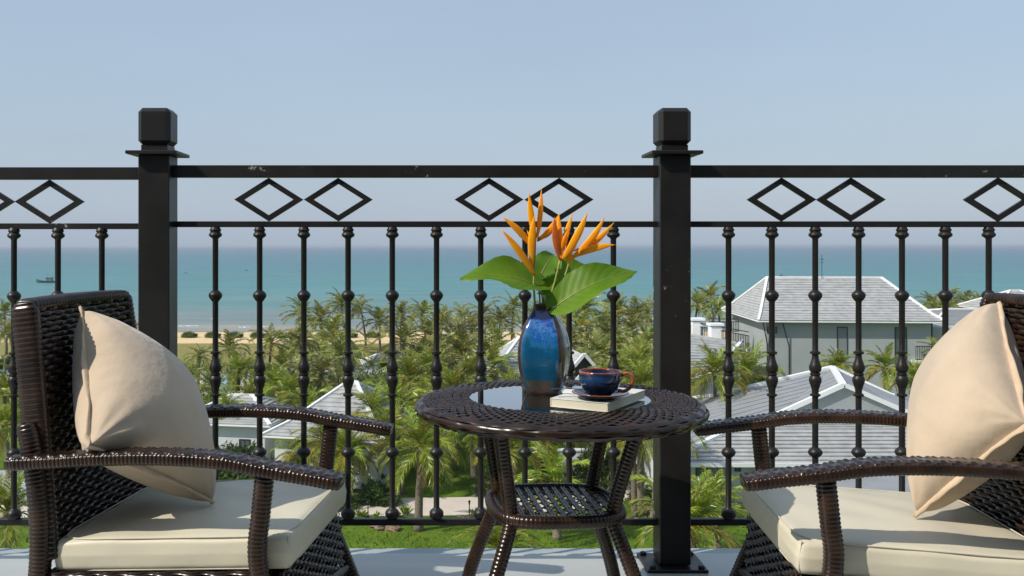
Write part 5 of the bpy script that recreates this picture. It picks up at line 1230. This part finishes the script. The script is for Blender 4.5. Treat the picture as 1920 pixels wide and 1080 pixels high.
# grass tufts: rough edge of growth on the lawn
tg = Geo(); rr = random.Random(5)
for k in range(26000):
    y = 46 + 62 * rr.random() ** 1.5; x = rr.uniform(-.52, .62) * y; z = GZ
    if 925 < CY + F * 15 / y < 972 and xx(500, y) < x < xx(1300, y): continue
    h = rr.uniform(.03, .10) * (1 + .8 * (math.sin(x * .7) * math.sin(y * .5) > .2)); a = rr.uniform(0, 6.28); w = Vector((math.cos(a), math.sin(a), 0)) * .045; t = Vector((rr.uniform(-.06, .06), rr.uniform(-.06, .06), h)); p = Vector((x, y, z))
    tg.add([p - w, p + w, p + t], [(0, 1, 2)])
o = obj('grass', tg, mat('grass_blade', (.085, .15, .018), rough=.7, var=.5, vscale=.6, trans=.2), None, kind='stuff'); tag(o, 'short bright green grass of the resort lawn', 'grass')
del o['category']; o['category'] = 'grass'

# undergrowth among the palms reads as one mass
ug = Geo(); rr = random.Random(9)
for k in range(26000):
    y = rr.uniform(58, 118); x = rr.uniform(-.26, .24) * y
    if math.sin(x * .21 + 1) * math.sin(y * .17) < -.05 + .5 * (rr.random() - .5): continue
    p = Vector((x, y, GZ + rr.uniform(0, .8) * rr.random())); a = Vector((rr.uniform(-1,1), rr.uniform(-1,1), rr.uniform(0,1))).normalized(); b = a.cross(Vector((0,0,1))).normalized() * .11
    ug.add([p, p + a*.25 + b, p + a*.5, p + a*.25 - b], [(0,1,2,3)])
o = obj('ground_cover', ug, M['bush'], None, kind='stuff'); tag(o, 'mixed low green planting between the palm trunks', 'planting')

# ============================================================ BEACH AND SEA THINGS
def parasol(px, d, lab):
    T = thing('thatched_parasol', lab, 'parasol', (xx(px, d), d, GZ), 0, 'thatched parasols on the beach')
    g = Geo(); g.tube([(0,0,0), (0,0,2.3)], .06, 6); obj('pole', g, M['trunk'], T)
    g = Geo(); g.lathe([(1.7, 1.75), (1.62, 1.95), (.9, 2.3), (.1, 2.9)], 14); obj('thatch', g, M['thatch'], T)
parasol(243, 160, 'thatched parasol on the beach just left of the left post'); parasol(16, 160, 'thatched parasol on the beach at the far left edge')
def boat(px, py, L, lab, rz=0, size=1):
    d = F * (CH - SEAZ) / (py - CY); T = thing('fishing_boat', lab, 'boat', (xx(px, d), d, SEAZ), rz, 'boats out at sea')
    g = Geo(); vs = []; n = 10
    for i in range(n + 1):
        t = i / n; x = (t - .5) * L; w = L * .13 * (1 - abs(2*t - 1) ** 3.2) + .04; sh = L * .075 * (1 + 1.3 * max(0, t - .6) ** 1.5 * 3)
        vs += [(x, -w, sh), (x * .94, -w * .5, -.15), (x * .94, w * .5, -.15), (x, w, sh)]
    fs = [(i*4+k, (i+1)*4+k, (i+1)*4+k+1, i*4+k+1) for i in range(n) for k in range(3)] + [(i*4+3, (i+1)*4+3, (i+1)*4, i*4) for i in range(n)] + [(0,1,2,3), (n*4+3, n*4+2, n*4+1, n*4)]
    g.add(vs, fs); obj('hull', g, M['boat'], T)
    g = Geo(); g.box((-.06*L, 0, L*.135), (L*.26, L*.13, L*.12)); obj('cabin', g, M['boat_w'], T, bevel=.03)
    g = Geo(); g.box((-.08*L, 0, L*.205), (L*.33, L*.16, L*.02)); obj('cabin_roof', g, M['boat'], T)
    g = Geo(); g.tube([(.02*L, 0, L*.2), (.02*L, 0, L*.40)], .035*L/9, 5); g.tube([(-.2*L, 0, L*.2), (-.2*L, 0, L*.30)], .03*L/9, 5); g.bar((-.05*L, 0, L*.33), (.09*L, 0, L*.33), .05, .05); obj('mast', g, M['boat'], T)
boat(90, 530, 10.5, 'dark fishing boat on the sea above the left armchair', PI)
boat(462, 507.5, 2.4, 'tiny dark boat on the sea right of the first baluster past the left post', .4)
boat(561, 508.5, 1.6, 'tiny dark boat beside the third baluster from the left post', .2)
boat(1466, 519.5, 5.2, 'boat on the sea just above the left end of the large house ridge', .1)
boat(348, 512, 1.8, 'tiny pale boat right of the left post', .3)

# ============================================================ HAZE
hz = Geo(); hz.box((0, 7000, (3.0 + SEAZ - 4) / 2), (26000, 15000, 3.0 - (SEAZ - 4)))
hm = bpy.data.materials.new('sea_haze'); hm.use_nodes = True; t = hm.node_tree; t.nodes.remove(t.nodes['Principled BSDF'])
pv = t.nodes.new('ShaderNodeVolumePrincipled'); pv.inputs['Color'].default_value = (.80, .86, .93, 1); pv.inputs['Density'].default_value = .00018; pv.inputs['Anisotropy'].default_value = .2
t.links.new(pv.outputs[0], t.nodes['Material Output'].inputs['Volume'])
h = obj('haze', hz, hm, None, kind='stuff'); tag(h, 'thin sea haze paling the far water towards the horizon', 'haze')
print('triangles', sum(len(o.data.polygons) for o in bpy.data.objects if o.type == 'MESH'), 'objects', len(bpy.data.objects))
